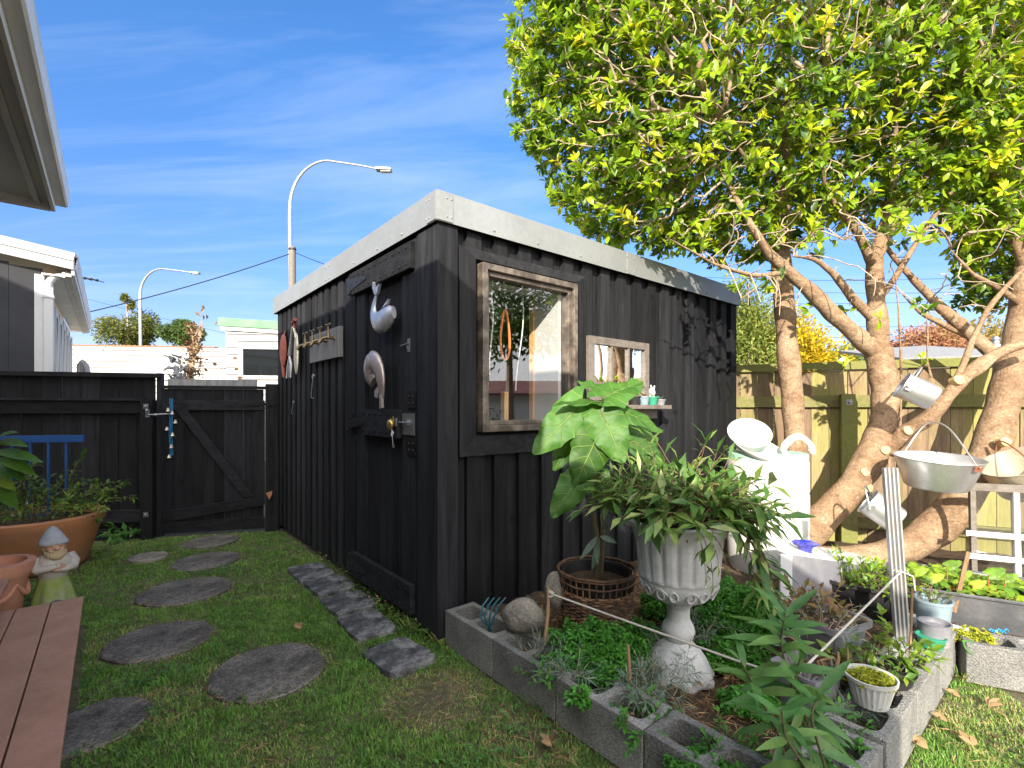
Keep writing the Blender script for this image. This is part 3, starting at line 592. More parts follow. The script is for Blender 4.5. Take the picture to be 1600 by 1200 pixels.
# deck step
m = umb()
for k in range(5): m.box(-.124-.146*(k+1)+.006, -.124-.146*k, -1.6, 3.92, .135, .162)
dk = thing('deck_step', UV(-.4, 2.4), 'long low terracotta coloured deck step at the lower left', 'deck'); obj('boards', m, M['deck'], dk, bevel=.003)
obj('bearer', umb().box(-.86, -.15, -1.55, 3.86, .0, .134), M['plastic_black'], dk)  # bearer coloured black to stand in for the shadow under the boards
dk = thing('upper_deck_step', UV(-.7, 2.4), 'upper deck step whose brown corner shows at the left edge', 'deck')
obj('boards', umb().box(-.57, -.43, -1.6, 3.86, .325, .355).box(-.72, -.578, -1.6, 3.86, .325, .355).box(-.87, -.728, -1.6, 3.86, .325, .355), M['deck'], dk, bevel=.003)
obj('bearer', umb().box(-.87, -.47, -1.55, 3.8, .163, .324), M['plastic_black'], dk)
# ------------------------------------------------------------------ stepping stones and pavers
STN = [(150, 1132, 70, 'grey round stepping stone beside the deck step, nearest the camera at left'), (250, 1000, 70, 'round stepping stone between the deck step and the large front stone'), (420, 1047, 84, 'largest looking round stepping stone in the middle of the lawn'),
       (290, 923, 61, 'dark round stepping stone in the middle of the row of stones'), (323, 876, 46, 'dark round stepping stone second from the gate'), (330, 846, 37, 'round stepping stone right in front of the gate'), (232, 870, 26, 'small pale stone left of the row of stepping stones')]
stones = []
for i, (px, py, hw, lab) in enumerate(STN):
    c = G(px, py); r = hw/F*c[1]; stones.append((c[0], c[1], r)); ph = random.random()*6
    prof = [(r*.98, -.03), (r, .0), (r*.975, .006), (r*.6, .009), (.003, .010)]
    m = MB().T(None, c).lathe(prof, segs=48, fn=lambda rr, z, a, k: rr*(1+.03*math.sin(2*a+ph)+.02*math.sin(5*a+ph*2)+.012*math.sin(11*a+ph)))
    obj('stepping_stone', m, M['stone'] if i < 6 else M['rock'], label=lab, cat='stepping stone', group='round stepping stones in the lawn', smooth=True)
PV = [(1.09, 1.36, 3.78, 4.18, 0), (1.10, 1.38, 3.42, 3.77, 0), (1.08, 1.37, 3.02, 3.36, .04), (1.06, 1.31, 2.62, 2.99, -.03), (1.03, 1.30, 2.17, 2.50, .12)]
PL = ['mottled concrete paver farthest along the shed wall', 'second mottled paver from the far end of the row by the shed', 'middle mottled paver of the row by the shed door', 'mottled paver before the nearest one beside the shed door', 'white flecked paver nearest the shed corner, set apart']
for (u0, u1, v0, v1, a), lab in zip(PV, PL):
    c = UV((u0+u1)/2, (v0+v1)/2); m = MB(rotz(a) @ SR, c); hu, hv = (u1-u0)/2, (v1-v0)/2
    pts = []
    for q in range(32):
        t = q*2*math.pi/32; den = (abs(math.cos(t))**9+abs(math.sin(t))**9)**(1/9); k = 1+.02*math.sin(7*t+u0*9)+.015*math.sin(13*t); pts.append((hu*math.cos(t)/den*k, hv*math.sin(t)/den*k, -.03))
    m.prism(pts, (0, 0, .047)); obj('paver', m, M['paver'], label=lab, cat='paver', group='pavers along the shed', bevel=.004)
# ------------------------------------------------------------------ black fence and gate
A0 = np.array([-3.62, 4.95, 0]); G1 = np.array([-2.60, 5.215, 0]); fd = nrm(G1 - A0); fR = np.stack([fd, np.array([-fd[1], fd[0], 0]), z_], 1)
fen = thing('black_fence', A0 - fd*1.5, 'tall black paling fence at the back left of the lawn', 'fence')
def fmb(): return MB(fR, A0)
m = fmb(); x = -.02
while x > -4:
    wd = .152; m.box(x-wd, x, .02, .04, .03 + random.uniform(0, .03), 1.61); x -= wd + random.choice((.005, .008, .011))
obj('palings', m, M['black_v'], fen)
for q in ((-4, .04, -.035, .07, 1.612, 1.655), (-4, -.09, -.05, .018, 1.375, 1.40), (-4, -.10, -.028, .018, 1.25, 1.372), (-4, -.10, -.028, .018, .16, .28), (-4, -.1, .0, .018, -.02, .10)): obj('rail', fmb().box(*q), M['black_n'], fen, bevel=.002)
for q in ((-.105, .0, -.09, .012, -.05, 1.385), (.001, .045, .0, .075, -.05, 1.66)): obj('post', fmb().box(*q), M['black_v'], fen, bevel=.003)
m = fmb(); 
for zz in (1.32, .24): m.box(-.075, -.03, -.096, -.09, zz-.024, zz+.024); m.sphere((-.052, -.098, zz), .012)
obj('bolt', m, M['steel'], fen)
gl = 1.04
gate = thing('garden_gate', A0 + fd*.55, 'black timber gate with diagonal brace beside the shed', 'gate')
gx0, gx1 = .06, gl-.03
m = fmb(); x = gx0
for k, wd in enumerate((.19, .175, .10, .10, .18, .07, .12)):
    m.box(x, min(x+wd, gx1)-(.006 if k in (0, 3, 4) else .002), .0, .02, .03, 1.50); x += wd
obj('boards', m, M['black_v'], gate)
for q in (fmb().box(gx0-.005, gx1+.005, -.018, .03, 1.502, 1.535), fmb().box(gx0, gx1, -.03, -.001, 1.28, 1.385), fmb().prism([(gx0, -.03, .14), (gx1, -.03, .27), (gx1, -.03, .37), (gx0, -.03, .25)], (0, .029, 0)), fmb().box(gx0, gx1, -.012, -.001, .02, .14)): obj('rail', q, M['black_n'], gate, bevel=.002)
obj('brace', fmb().prism([(gx0+.12, -.029, 1.279), (gx0+.23, -.029, 1.279), (gx1-.10, -.029, .37), (gx1-.20, -.029, .36)], (0, .028, 0)), M['black_n'], gate, bevel=.002)
for q in ((gx0, gx0+.085, .25), (gx1-.09, gx1, .37)): obj('stile', fmb().box(q[0], q[1], -.022, -.001, q[2], 1.28), M['black_v'], gate, bevel=.002)
obj('hinge', fmb().box(gx1-.22, gx1+.1, -.037, -.031, 1.33, 1.36).tube([(gx1+.03, -.04, 1.31), (gx1+.03, -.04, 1.38)], .009, 8), M['iron'], gate)
m = fmb(); m.tube([(-.04, -.105, 1.235), (.16, -.045, 1.245)], .008, 8); m.tube([(-.035, -.105, 1.235), (-.035, -.12, 1.27)], .007, 8); m.box(-.055, -.02, -.1, -.091, 1.21, 1.29); m.sphere((.03, -.085, 1.235), .016); m.sphere((-.03, -.125, 1.28), .014)
obj('latch', m, M['steel'], gate, smooth=True)
m = fmb(); m.box(gl-.022, gl+.11, -.03, .08, -.05, 1.56); m.box(gl+.11, gl+.3, .02, .04, 0, 1.45)
obj('gate_post', m, M['black_v'], label='black gate post against the far corner of the shed', cat='post', bevel=.003)
obj('brick_chip', fmb().prism([(gl-.01, -.05, .40), (gl+.05, -.05, .42), (gl+.045, -.05, .38), (gl+.02, -.05, .33)], (0, .03, 0)), M['terra'], label='small orange clay piece wedged on the gate post', cat='clay piece')
bx0 = fR @ np.array([.15, -.05, 1.40]) + A0
bl = thing('bell_string', bx0 - (0, 0, .5), 'blue cord strung with little bells hanging on the gate', 'bell string')
m = MB(); 
for o in (-.012, .0, .012): m.tube([bx0 + fd*(o + .004*math.sin(k)) - z_*(.58*k/8) for k in range(9)], .0035, 5)
obj('cord', m, M['blue_cord'], bl, smooth=True)
for k, (dx_, zz) in enumerate(((-.02, .13), (.018, .16), (.045, .25), (-.03, .32), (.02, .38), (.01, .50), (-.01, .60))):
    c = bx0 + fd*dx_ - z_*zz - fR[:, 1]*.015
    obj('bell', MB().T(None, c).lathe([(.003, .035), (.010, .03), (.013, .012), (.021, 0), (.018, 0), (.009, .012), (.002, .02)], segs=12), M['tin2'] if k % 2 else M['alu2'], bl, smooth=True)
# weeds handled later. Blue frame
Yb = 4.25; fr_ = thing('metal_trellis', D(60, 803, Yb), 'blue painted metal trellis frame standing behind the big clay pot', 'trellis')
fR2 = rotz(math.atan2(fd[1], fd[0])); o2 = D(131, 685, Yb); 
m = MB(fR2, o2); m.box(-1.6, 0, -.012, .012, -.03, .03); obj('rail', m, M['blue_paint'], fr_, bevel=.002)
m = MB(fR2, o2); m.box(-1.6, -.12, -.012, .012, -.69, -.64); obj('rail', m, M['blue_paint'], fr_, bevel=.002)
for k in range(11):
    obj('bar', MB(fR2, o2).box(-.135-.128*k, -.12-.128*k, -.008, .008, -.64 if k else -.68, -.03), M['blue_paint'], fr_)
obj('foot', MB(fR2, o2).box(-1.3, -1.27, -.01, .01, -1.07, -.69).box(-.3, -.27, -.01, .01, -1.07, -.69), M['blue_paint'], fr_)
# ------------------------------------------------------------------ mossy fence on the right
Q0 = np.array([2.25, 4.93, 0]); qd = nrm([.915, -.403, 0]); qR = np.stack([qd, np.array([-qd[1], qd[0], 0]), z_], 1)
def qmb(): return MB(qR, Q0)
f2 = thing('timber_fence', Q0+qd*1.5, 'sunlit mossy green timber fence behind the trees on the right', 'fence')
m = qmb(); x = -1.
while x < 5.5:
    wd = random.choice((.14, .148, .15)); m.box(x, x+wd, .0, .02, .0, 1.655 + random.uniform(-.004, .002)); x += wd + random.choice((.003, .005, .009))
obj('palings', m, M['fence_v'], f2)
obj('cap', qmb().box(-1, 5.5, -.04, .05, 1.66, 1.735), M['fence_h'], f2, bevel=.003)
obj('rail', qmb().box(-1, 5.5, -.045, -.001, 1.31, 1.42), M['fence_h'], f2, bevel=.003)
obj('rail', qmb().box(-1, 5.5, -.045, -.001, .2, .3), M['fence_h'], f2, bevel=.003)
for xx in (.89, 3.1):
    p = obj('post', qmb().box(xx, xx+.125, -.145, -.046, -.1, 1.43), M['fence_h'], f2, bevel=.004)
    obj('bolt', qmb().box(xx+.035, xx+.085, -.152, -.146, 1.33, 1.38).sphere((xx+.06, -.155, 1.355), .014), M['steel'], p)
# ------------------------------------------------------------------ raised bed of concrete blocks
def block(cx, cy, ang, L=.40, W=.19, Hh=.19, lab='', z0=0., cores=2, seedh=0):
    m = MB(rotz(ang), (cx, cy, z0)); r = .022; t = .032
    # outer + cores as a grid of quads via boolean-free construction: build walls as prisms around rounded cores
    hx, hy = L/2, W/2; ncell = cores; cw = L/ncell
    for c in range(ncell):
        x0, x1 = -hx + c*cw, -hx + (c+1)*cw; ix0, ix1 = x0 + (t if c == 0 else t*.5), x1 - (t if c == ncell-1 else t*.5); iy = hy - t
        S = 32; inner = []; outer = []
        for q in range(S):
            a = 2*math.pi*q/S; ca, sa = math.cos(a), math.sin(a); pw = 5; den = (abs(ca)**pw + abs(sa)**pw)**(1/pw)
            inner.append(((ix0+ix1)/2 + (ix1-ix0)/2*ca/den, iy*sa/den)); d2 = max(abs(ca), abs(sa)); outer.append(((x0+x1)/2 + cw/2*ca/d2, hy*sa/d2))
        V = [(*p, Hh) for p in outer] + [(*p, Hh) for p in inner] + [(*p, 0) for p in outer] + [(*p, 0) for p in inner]
        j = np.arange(S); k = (j+1) % S; xo = np.array(outer)[:, 0]; xi = x1 if c == 0 else x0
        ext = ~((abs(xo[j]-xi) < 1e-5) & (abs(xo[k]-xi) < 1e-5)) if cores == 2 else np.ones(S, bool)
        fs = [np.stack([j, k, k+S, j+S], 1), np.stack([j+S, k+S, k+3*S, j+3*S], 1), np.stack([k, j, j+2*S, k+2*S], 1)[ext]]
        m.add(V, [np.vstack(fs)], .2)
    # weld the two cells so the block is one shell
    Vv = np.vstack(m.V); key = np.round(Vv*1e5).astype(np.int64); _, first, inv = np.unique(key, axis=0, return_index=True, return_inverse=True); inv = inv.ravel()
    m.V = [Vv[first]]; m.L = [np.zeros((len(first), 2))]; m.Fc = [inv[f] for f in m.Fc]; m.n = len(first); rr = random.random(); m.Rr = [np.full(len(f), rr) for f in m.Fc]
    o = obj('concrete_block', m, M['concrete'], label=lab, cat='concrete block', group='grey hollow concrete blocks edging the bed', bevel=.004)
    return o
angE = math.atan2(-e_[1], -e_[0]); angN = math.atan2(n_[1], n_[0]); UB = 1.42; VB = .455
labs = ['grey hollow concrete block against the shed corner, farthest of the left edge', 'grey hollow block second from the shed corner with ferny plants over it', 'grey hollow block third from the shed corner in the left edge', 'grey hollow block nearest the camera at the bottom of the left edge']
v = 2.30
for k in range(4):
    c = UV(UB+.095, v-.215); block(c[0], c[1], angE, .425, .19, .19, labs[k]); v -= .431
labs = ['grey hollow block at the near bottom corner of the bed with weeds in its cores', 'grey hollow block under the white ribbed pot in the right edge', 'grey hollow block under the potted plants in the right edge', 'grey block with a white edge at the far end of the right edge']
u = 2.0
for k in range(3):
    c = UV(u+.215, VB+.095); block(c[0], c[1], angN, .425, .19, .19 if k else .185, labs[k+1] if k < 3 else ''); u += .431
c = UV(1.80, VB+.10); block(c[0], c[1], angN, .36, .19, .18, labs[0])
# second bed edge
d2 = nrm([.87, -.42, 0]); a2 = math.atan2(d2[1], d2[0]); p2 = np.array([2.20, 2.40, 0])
for k, lab in ((0, 'grey concrete block with dark leaf stain starting the far right bed edge'), (1, 'grey concrete block at the right picture edge of the far bed')):
    c = p2 + d2*(.215+.43*k); block(c[0], c[1], a2, .425, .19, .185, lab)
pp = UV(3.24, VB-.02); obj('edging_slab', MB(SR, UV(3.30, VB)).box(-.0, .035, -.035, .22, 0, .195), M['urn'], label='thin pale slab standing at the end of the right block row', cat='slab', bevel=.008)
# soil
g = MB(SR, (0, 0, 0)); uu = np.linspace(UB+.06, 5.0, 60); vv = np.linspace(VB+.06, 2.34, 40); U_, V_ = np.meshgrid(uu, vv)
Zs = .10 + .018*noise2(U_, V_, 6, 5) + .012*noise2(U_, V_, 22, 6); k = np.arange(U_.size).reshape(U_.shape)
g.add(np.stack([U_, V_, Zs], -1).reshape(-1, 3), np.stack([k[:-1, :-1], k[:-1, 1:], k[1:, 1:], k[1:, :-1]], -1).reshape(-1, 4), .5)
obj('soil', g, M['soil'], kind='structure', smooth=True)
g = MB(); g.T(np.stack([d2, np.array([-d2[1], d2[0], 0]), z_], 1), p2); uu = np.linspace(-.1, 3.2, 40); vv = np.linspace(0.0, 2.6, 40); U_, V_ = np.meshgrid(uu, vv)
Zs = .07 + .02*noise2(U_, V_, 7, 8); g.add(np.stack([U_, V_, Zs], -1).reshape(-1, 3), np.stack([k[:39, :39], k[:39, 1:40], k[1:40, 1:40], k[1:40, :39]], -1).reshape(-1, 4) if False else np.stack([np.arange(1600).reshape(40, 40)[:-1, :-1], np.arange(1600).reshape(40, 40)[:-1, 1:], np.arange(1600).reshape(40, 40)[1:, 1:], np.arange(1600).reshape(40, 40)[1:, :-1]], -1).reshape(-1, 4), .5)
obj('soil', g, M['soil'], kind='structure', smooth=True)
# ------------------------------------------------------------------ plant helpers
def stems_and_leaves(stm, lfm, c, n, Lr, el, az=(0, 6.283), droop=1.2, sp=.03, LL=.07, LW=.018, r=.0025, spread=.03, up=.5, wander=.25, pair=False, lo=.15, drp=.3, nseg=2, wide=.45, fold=.3, step=.02, rn=None):
    Ps, Ds, Ns, Ls = [], [], [], []
    for i in range(n):
        a = random.uniform(*az); e = random.uniform(*el); L = random.uniform(*Lr); o = np.array([math.cos(a), math.sin(a), 0])*spread*random.random()
        d = np.array([math.cos(a)*math.cos(e), math.sin(a)*math.cos(e), math.sin(e)]); p = np.asarray(c, float) + o; pts = [p]; k = max(4, int(L/step)); acc = 0
        for q in range(k):
            d = nrm(d + np.array([random.gauss(0, 1), random.gauss(0, 1), random.gauss(0, .6)])*wander*.2 + np.array([0, 0, -droop*step*(1+q/k)])); p = p + d*step; pts.append(p); acc += step
            if acc > sp and q/k > lo or q == k-1:
                acc = 0; s = random.random()*6.28
                for w_ in ((0, 3.14) if pair else (0,)):
                    x = nrm(np.cross(d, [0.1, .05, 1])); y = np.cross(x, d); side = x*math.cos(s+w_) + y*math.sin(s+w_)
                    Ps.append(p); Ds.append(nrm(d*.75 + side)); Ns.append(nrm(d*up + np.array([0, 0, 1.]) + np.array([random.gauss(0, .3), random.gauss(0, .3), 0]))); Ls.append(LL*random.uniform(.6, 1.2))
                if q == k-1:
                    Ps.append(p); Ds.append(d); Ns.append([0.1, -.2, 1]); Ls.append(LL)
        if stm is not None: stm.tube(pts[::2] + [pts[-1]], np.linspace(r, r*.5, len(pts[::2])+1), 5, False)
    if Ps:
        Ls = np.array(Ls); lfm.leaves(np.array(Ps), np.array(Ds), np.array(Ns), Ls, LW*Ls/LL, nseg=nseg, droop=drp, wide=wide, fold=fold, rnd=rn)
def plant(name, c, label, cat, lmat, smat='stem_g', group=None, **k):
    t = thing(name, c, label, cat, group); s, l = MB(), MB(); stems_and_leaves(s, l, c, **k)
    obj('stems', s, M[smat], t, smooth=True); obj('foliage', l, M[lmat], t, smooth=True, sharp=0); return t
def curly(l, c, rx, ry, rz, n, size):       # dome of small curly leaflets
    a = rng.random(n)*6.283; q = rng.random(n)**.5; h = np.sqrt(1-q*q*.9)*(rng.random(n)**.35)
    bump = 1 + .22*np.sin(a*5+q*9)*np.cos(q*7)
    P = np.stack([c[0]+rx*q*np.cos(a)*bump, c[1]+ry*q*np.sin(a)*bump, c[2]+rz*h*bump], 1)
    for k in range(3):
        b = a + rng.normal(0, .5, n) + (k-1)*1.1; Dd = np.stack([np.cos(b), np.sin(b), rng.normal(.35, .35, n)], 1); Nn = np.stack([rng.normal(0, .45, n), rng.normal(-.2, .45, n), np.ones(n)], 1)
        l.leaves(P, Dd, Nn, size*rng.uniform(.6, 1.3, n), size*.75, nseg=2, droop=.5, fold=.5, wide=.6)
# ------------------------------------------------------------------ urn
uc = np.array([.752, 2.2, .10])
urn = thing('garden_urn', uc, 'pale fluted cast stone urn on a pedestal in the raised bed', 'urn')
prof = [(.005, .0), (.15, .0), (.152, .015), (.13, .06), (.10, .11), (.062, .15), (.055, .157), (.066, .175), (.072, .20), (.066, .225), (.054, .245), (.050, .255), (.050, .30), (.056, .315), (.064, .322), (.066, .332), (.09, .342), (.125, .358), (.152, .385), (.168, .42), (.173, .445), (.176, .448), (.178, .50), (.184, .56), (.190, .615), (.192, .63), (.200, .64), (.203, .655), (.218, .675), (.229, .688), (.231, .698), (.224, .704), (.205, .702), (.195, .69), (.185, .66), (.005, .65)]
def flute(r, z, a, i):
    if .45 <= z < .62: return r - .009*(abs(math.cos(a*9.0)) < .55)*min(1, (1-abs(math.cos(a*9))/.55)*2)
    if .0 <= z < .13: return r*(1+.07*math.cos(a*8)*(1-z/.15))
    return r
pp_ = []
for (r0, z0), (r1, z1) in zip(prof[:-1], prof[1:]):
    k = max(1, int(abs(z1-z0)/.012)); pp_ += [(r0+(r1-r0)*q/k, z0+(z1-z0)*q/k) for q in range(k)]
pp_.append(prof[-1]); obj('body', MB().T(None, uc).lathe(pp_, segs=144, fn=flute), M['urn'], urn, smooth=True, sharp=60)
m = MB()
for k in range(8):                    # relief of vine and leaves around the lower bowl
    a0_ = k*2*math.pi/8 - .2; pts = []
    for q in np.linspace(0, 1, 14):
        a = a0_ + q*.78; z = .405 + .022*math.sin(q*6.28); r = np.interp(z, [.358, .385, .42, .445], [.125, .152, .168, .173])+.001; pts.append(uc + (r*math.cos(a), r*math.sin(a), z))
    m.tube(pts, .0045, 6)
    for q in (.25, .7):
        a = a0_+q*.78; z = .40; r = .162; cc = uc + (r*math.cos(a), r*math.sin(a), z); t_ = np.array([-math.sin(a), math.cos(a), 0]); o_ = np.array([math.cos(a), math.sin(a), 0]); up_ = np.array([o_[0]*.35, o_[1]*.35, 1])
        m.tube([cc + t_*.017*math.cos(w_) + nrm(up_)*.024*math.sin(w_) for w_ in np.linspace(0, 6.28, 12)], .004, 6)
obj('vine_relief', m, M['urn'], urn, smooth=True)
uso = uc + (0, 0, .66)
obj('soil', MB().T(None, uc).lathe([(.187, .665), (.15, .70), (.08, .73), (.003, .74)], segs=32, fn=lambda r, z, a, i: r*(1+.05*math.sin(5*a+i))), M['soil'], urn, smooth=True)
up = thing('trailing_plant', uso, 'mass of trailing strappy green leaves and brown stems spilling from the urn', 'plant')
s, l = MB(), MB(); ct = uso + (0, 0, .04)
stems_and_leaves(s, l, ct, 125, (.13, .30), (.45, 1.35), droop=2.0, sp=.024, LL=.10, LW=.032, spread=.17, wander=.6, r=.0028)
stems_and_leaves(s, l, ct + (.08, -.02, .03), 38, (.18, .32), (.35, 1.1), az=(-.9, .8), droop=3.6, sp=.026, LL=.115, LW=.036, spread=.10, wander=.45, r=.003)
stems_and_leaves(s, l, ct + (.13, -.10, 0), 7, (.24, .38), (.1, .5), az=(-1.5, -.4), droop=6.0, sp=.033, LL=.115, LW=.028, spread=.05, wander=.35, r=.0028)
stems_and_leaves(s, l, ct + (-.08, .03, .02), 26, (.15, .27), (.6, 1.3), az=(2.2, 4.2), droop=2.6, sp=.026, LL=.09, LW=.022, spread=.10, wander=.5, r=.0025)
stems_and_leaves(s, l, ct + (.02, -.16, 0), 5, (.12, .26), (-.2, .3), az=(4.3, 5.2), droop=9, sp=.05, LL=.05, LW=.01, spread=.05, r=.002)
stems_and_leaves(s, l, ct + (.05, .1, .03), 9, (.26, .42), (.9, 1.4), droop=1.2, sp=.05, LL=.10, LW=.02, spread=.16, wander=.4, lo=.6)
obj('foliage', l, M['urn_leaf'], up, smooth=True, sharp=0)
for i in range(170):
    a = random.random()*6.28; q = random.random()**.5*.19; p = ct + (q*math.cos(a), q*math.sin(a), random.uniform(0, .14)); d = nrm([random.gauss(0, 1), random.gauss(0, 1), random.gauss(0, .5)]); L = random.uniform(.05, .13)
    s.tube([p, p + d*L*.5 + (0, 0, .015), p + d*L - (0, 0, .01)], [.003, .0025, .0015], 5, False)
obj('stems', s, M['urn_stem'], up, smooth=True)
dl = MB(); n = 260; a = rng.random(n)*6.28; q = rng.random(n)**.5*.2
dl.leaves(np.stack([ct[0]+q*np.cos(a), ct[1]+q*np.sin(a), ct[2]+rng.uniform(-.01, .12, n)-q*.2], 1), rng.normal(0, 1, (n, 3))*(1, 1, .4), rng.normal(0, .5, (n, 3))+(0, 0, 1), rng.uniform(.04, .09, n), .014)
obj('dead_leaves', dl, M['dead'], up)
# ------------------------------------------------------------------ wicker pot and large leaved plant
wc = np.array([.452, 2.60, .10]); wr = .205; wh = .345
wp = thing('wicker_pot', wc, 'round brown wicker basket pot holding the large leaved plant', 'basket pot')
rws = []; nr = 26
m = MB(); 
for i in range(nr):
    z = .008 + i*(wh*.72)/nr; r = wr*(.80+.17*(z/wh)); ph = (i % 2)*math.pi
    m.tube([wc + ((r+.006*math.cos(18*a+ph))*math.cos(a), (r+.006*math.cos(18*a+ph))*math.sin(a), z+.002*math.sin(7*a+i)) for a in np.linspace(0, 2*math.pi, 73)], .0068, 5, False, rnd=random.random())
obj('weave', m, M['wicker'], wp, smooth=True)
m = MB()
for i in range(36):
    a = i*2*math.pi/36; m.tube([wc + (wr*.80*math.cos(a), wr*.80*math.sin(a), 0), wc + (wr*.93*math.cos(a), wr*.93*math.sin(a), wh*.7), wc + (wr*math.cos(a), wr*math.sin(a), wh)], .004, 5)
for z, r in ((wh, wr), (wh*.86, wr*.975), (wh-.012, wr*1.0)): m.tube([wc + (r*math.cos(a), r*math.sin(a), z + .002*math.sin(9*a)) for a in np.linspace(0, 2*math.pi, 49)], .0075 if z == wh else .005, 6, False)
obj('rim', m, M['wicker'], wp, smooth=True)
obj('liner_pot', MB().T(None, wc).lathe([(wr*.74, .01), (wr*.86, wh*.97), (wr*.90, wh*.98), (wr*.90, wh*.95), (wr*.83, wh*.95), (wr*.80, wh*.8), (.002, wh*.8)], segs=36), M['plastic_black'], wp, smooth=True)
obj('soil', MB().T(None, wc).lathe([(wr*.81, wh*.80+.004), (.002, wh*.82+.004)], segs=24), M['soil'], wp)
def bigleaf(m, b, t, W, up=(0, -.35, 1), droop=.18, lobes=1.0, cup=.18, seed=0):
    b, t = np.asarray(b, float), np.asarray(t, float); L = np.linalg.norm(t-b); d = (t-b)/L; N = np.asarray(up, float); N = nrm(N - d*np.dot(N, d)); S = np.cross(d, N)
    nu, nv = 16, 10; V, uvv = [], []; r = np.random.default_rng(seed+11); p1, p2 = r.random(2)*6.28
    for i in range(nu+1):
        q = i/nu; hw = W*.5*(math.sin(math.pi*min(1, (q*.93+.045))**.62)**.75)
        for j in range(nv+1):
            s_ = j/nv*2-1; as_ = abs(s_)
            edge = 1 + (.05*math.sin(q*23+p1+s_) + .04*math.sin(q*41+p2))*as_**2*lobes
            x = q*L - .17*L*as_**1.6*(1-q)**2.2*1.2; y = s_*hw*edge
            zz = -droop*L*q*q + cup*hw*as_**1.4 + .018*W*4*math.sin(q*15+p1)*as_**2 + .02*W*math.sin(q*33+s_*6+p2) - .25*hw*as_**3
            V.append(b + d*x + S*y + N*zz); uvv.append((q, s_))
    k = np.arange((nu+1)*(nv+1)).reshape(nu+1, nv+1)
    m.add(V, np.stack([k[:-1, :-1], k[1:, :-1], k[1:, 1:], k[:-1, 1:]], -1).reshape(-1, 4), r.random(), np.array(uvv))
lp = thing('large_leaf_plant', wc + (0, 0, wh*.82), 'tall plant with huge heart shaped green leaves in the wicker pot', 'plant')
Y = 2.56
LV = [((942, 622), (1004, 588), 2.50, 2.62, .21, (-.25, -.75, .9)), ((948, 628), (866, 622), 2.55, 2.42, .10, (0, -.35, 1)), ((912, 628), (834, 706), 2.54, 2.44, .21, (.15, -1, .55)),
      ((938, 640), (975, 722), 2.50, 2.40, .215, (-.15, -1, .35)), ((955, 634), (1040, 668), 2.54, 2.50, .13, (-.2, -.7, .9)), ((938, 672), (898, 762), 2.50, 2.44, .215, (.1, -1, .2)),
      ((908, 742), (864, 808), 2.50, 2.42, .165, (.25, -1, .35)), ((985, 660), (1030, 705), 2.66, 2.62, .15, (0, -1, .5)), ((930, 735), (952, 792), 2.58, 2.55, .13, (-.1, -1, .2)),
      ((900, 665), (868, 735), 2.66, 2.60, .15, (.2, -1, .3)), ((950, 612), (905, 592), 2.62, 2.60, .13, (0, -.6, 1)), ((945, 640), (925, 690), 2.62, 2.58, .16, (0, -1, .3)), ((990, 690), (1045, 730), 2.62, 2.60, .14, (0, -1, .5)), ((940, 745), (962, 805), 2.6, 2.58, .09, (-.3, -1, .2))]
stm = MB(); base = wc + (0, 0, wh*.8); tp = D(938, 700, 2.56)
trunk = [base, D(934, 850, 2.59), D(927, 800, 2.59), D(925, 765, 2.58), D(936, 710, 2.56), D(944, 650, 2.55), D(946, 625, 2.55)]
stm.tube(trunk, [.019, .015, .013, .011, .009, .008, .006], 10); stm.tube([base + (.02, 0, 0), D(941, 850, 2.57), D(943, 780, 2.56), D(940, 735, 2.55)], [.014, .012, .009, .006], 8); stm.tube([D(928, 800, 2.59), D(918, 780, 2.57), D(910, 745, 2.52)], [.008, .006, .005], 8)
for i, (b, t, yb, yt, W, upv) in enumerate(LV):
    P, Q = D(*b, yb), D(*t, yt); mm = MB(); bigleaf(mm, P, Q, W, upv, droop=.12, seed=i); obj('leaf', mm, M['big_leaf'], lp, smooth=True, sharp=0)
    a = min(trunk, key=lambda q: np.linalg.norm(q - (P + (0, 0, -.06)))); stm.tube([a, (a+P)/2 + (0, .01, .02), P, P*.75+Q*.25], [.006, .005, .004, .002], 6)
sl = MB()
for b, t in (((934, 838), (908, 872)), ((936, 842), (926, 892)), ((938, 838), (962, 846)), ((930, 845), (935, 880))): sl.leaves([D(*b, 2.56)], [D(*t, 2.5) - D(*b, 2.56)], [(0, -1, .5)], [np.linalg.norm(D(*t, 2.5)-D(*b, 2.56))], [.034], nseg=4)
obj('young_leaves', sl, M['blue_leaf'], lp, smooth=True); obj('stem', stm, M['stem_g'], lp, smooth=True)
# ------------------------------------------------------------------ rocks, fork, stick and twine
def rock(c, r, label, mt='rock', seed=1, name='rock'):
    q = np.random.default_rng(seed).random(8)*6.28; m = MB(None, c)
    pr = [(math.sin(math.pi*i/14), -math.cos(math.pi*i/14)) for i in range(15)]; pr[0] = (.01, -1); pr[-1] = (.01, 1)
    m.T(np.diag(r), c); m.lathe(pr, segs=22, fn=lambda rr, z, a, i: rr*(1+.10*math.sin(2*a+q[0]+z*2)+.07*math.sin(3*a+q[1]-z*3)+.05*math.sin(5*a+q[2]+z*5)+.03*math.sin(9*a+q[3]+z*9)))
    obj(name, m, M[mt], label=label, cat='rock', smooth=True, sharp=0)
rock(D(818, 962, 2.42), (.105, .08, .085), 'rounded flat faced tan stone behind the first concrete block')
rock(D(868, 922, 2.60), (.06, .05, .10), 'jagged grey rock left of the wicker pot', seed=4)
fk = D(770, 958, 2.45); hf = thing('hand_fork', fk, 'teal hand fork with curved tines resting at the shed corner', 'garden fork')
m = MB()
for k in range(4):
    o_ = np.array([(k-1.5)*.024, 0, 0]); m.tube([fk + o_*.4 + (-.02, 0, -.06), fk + o_ + (-.028, -.02, -.01), fk + o_*1.1 + (-.012, -.01, .04), fk + o_*1.2 + (.022, .01, .075)], [.006, .005, .005, .003], 6)
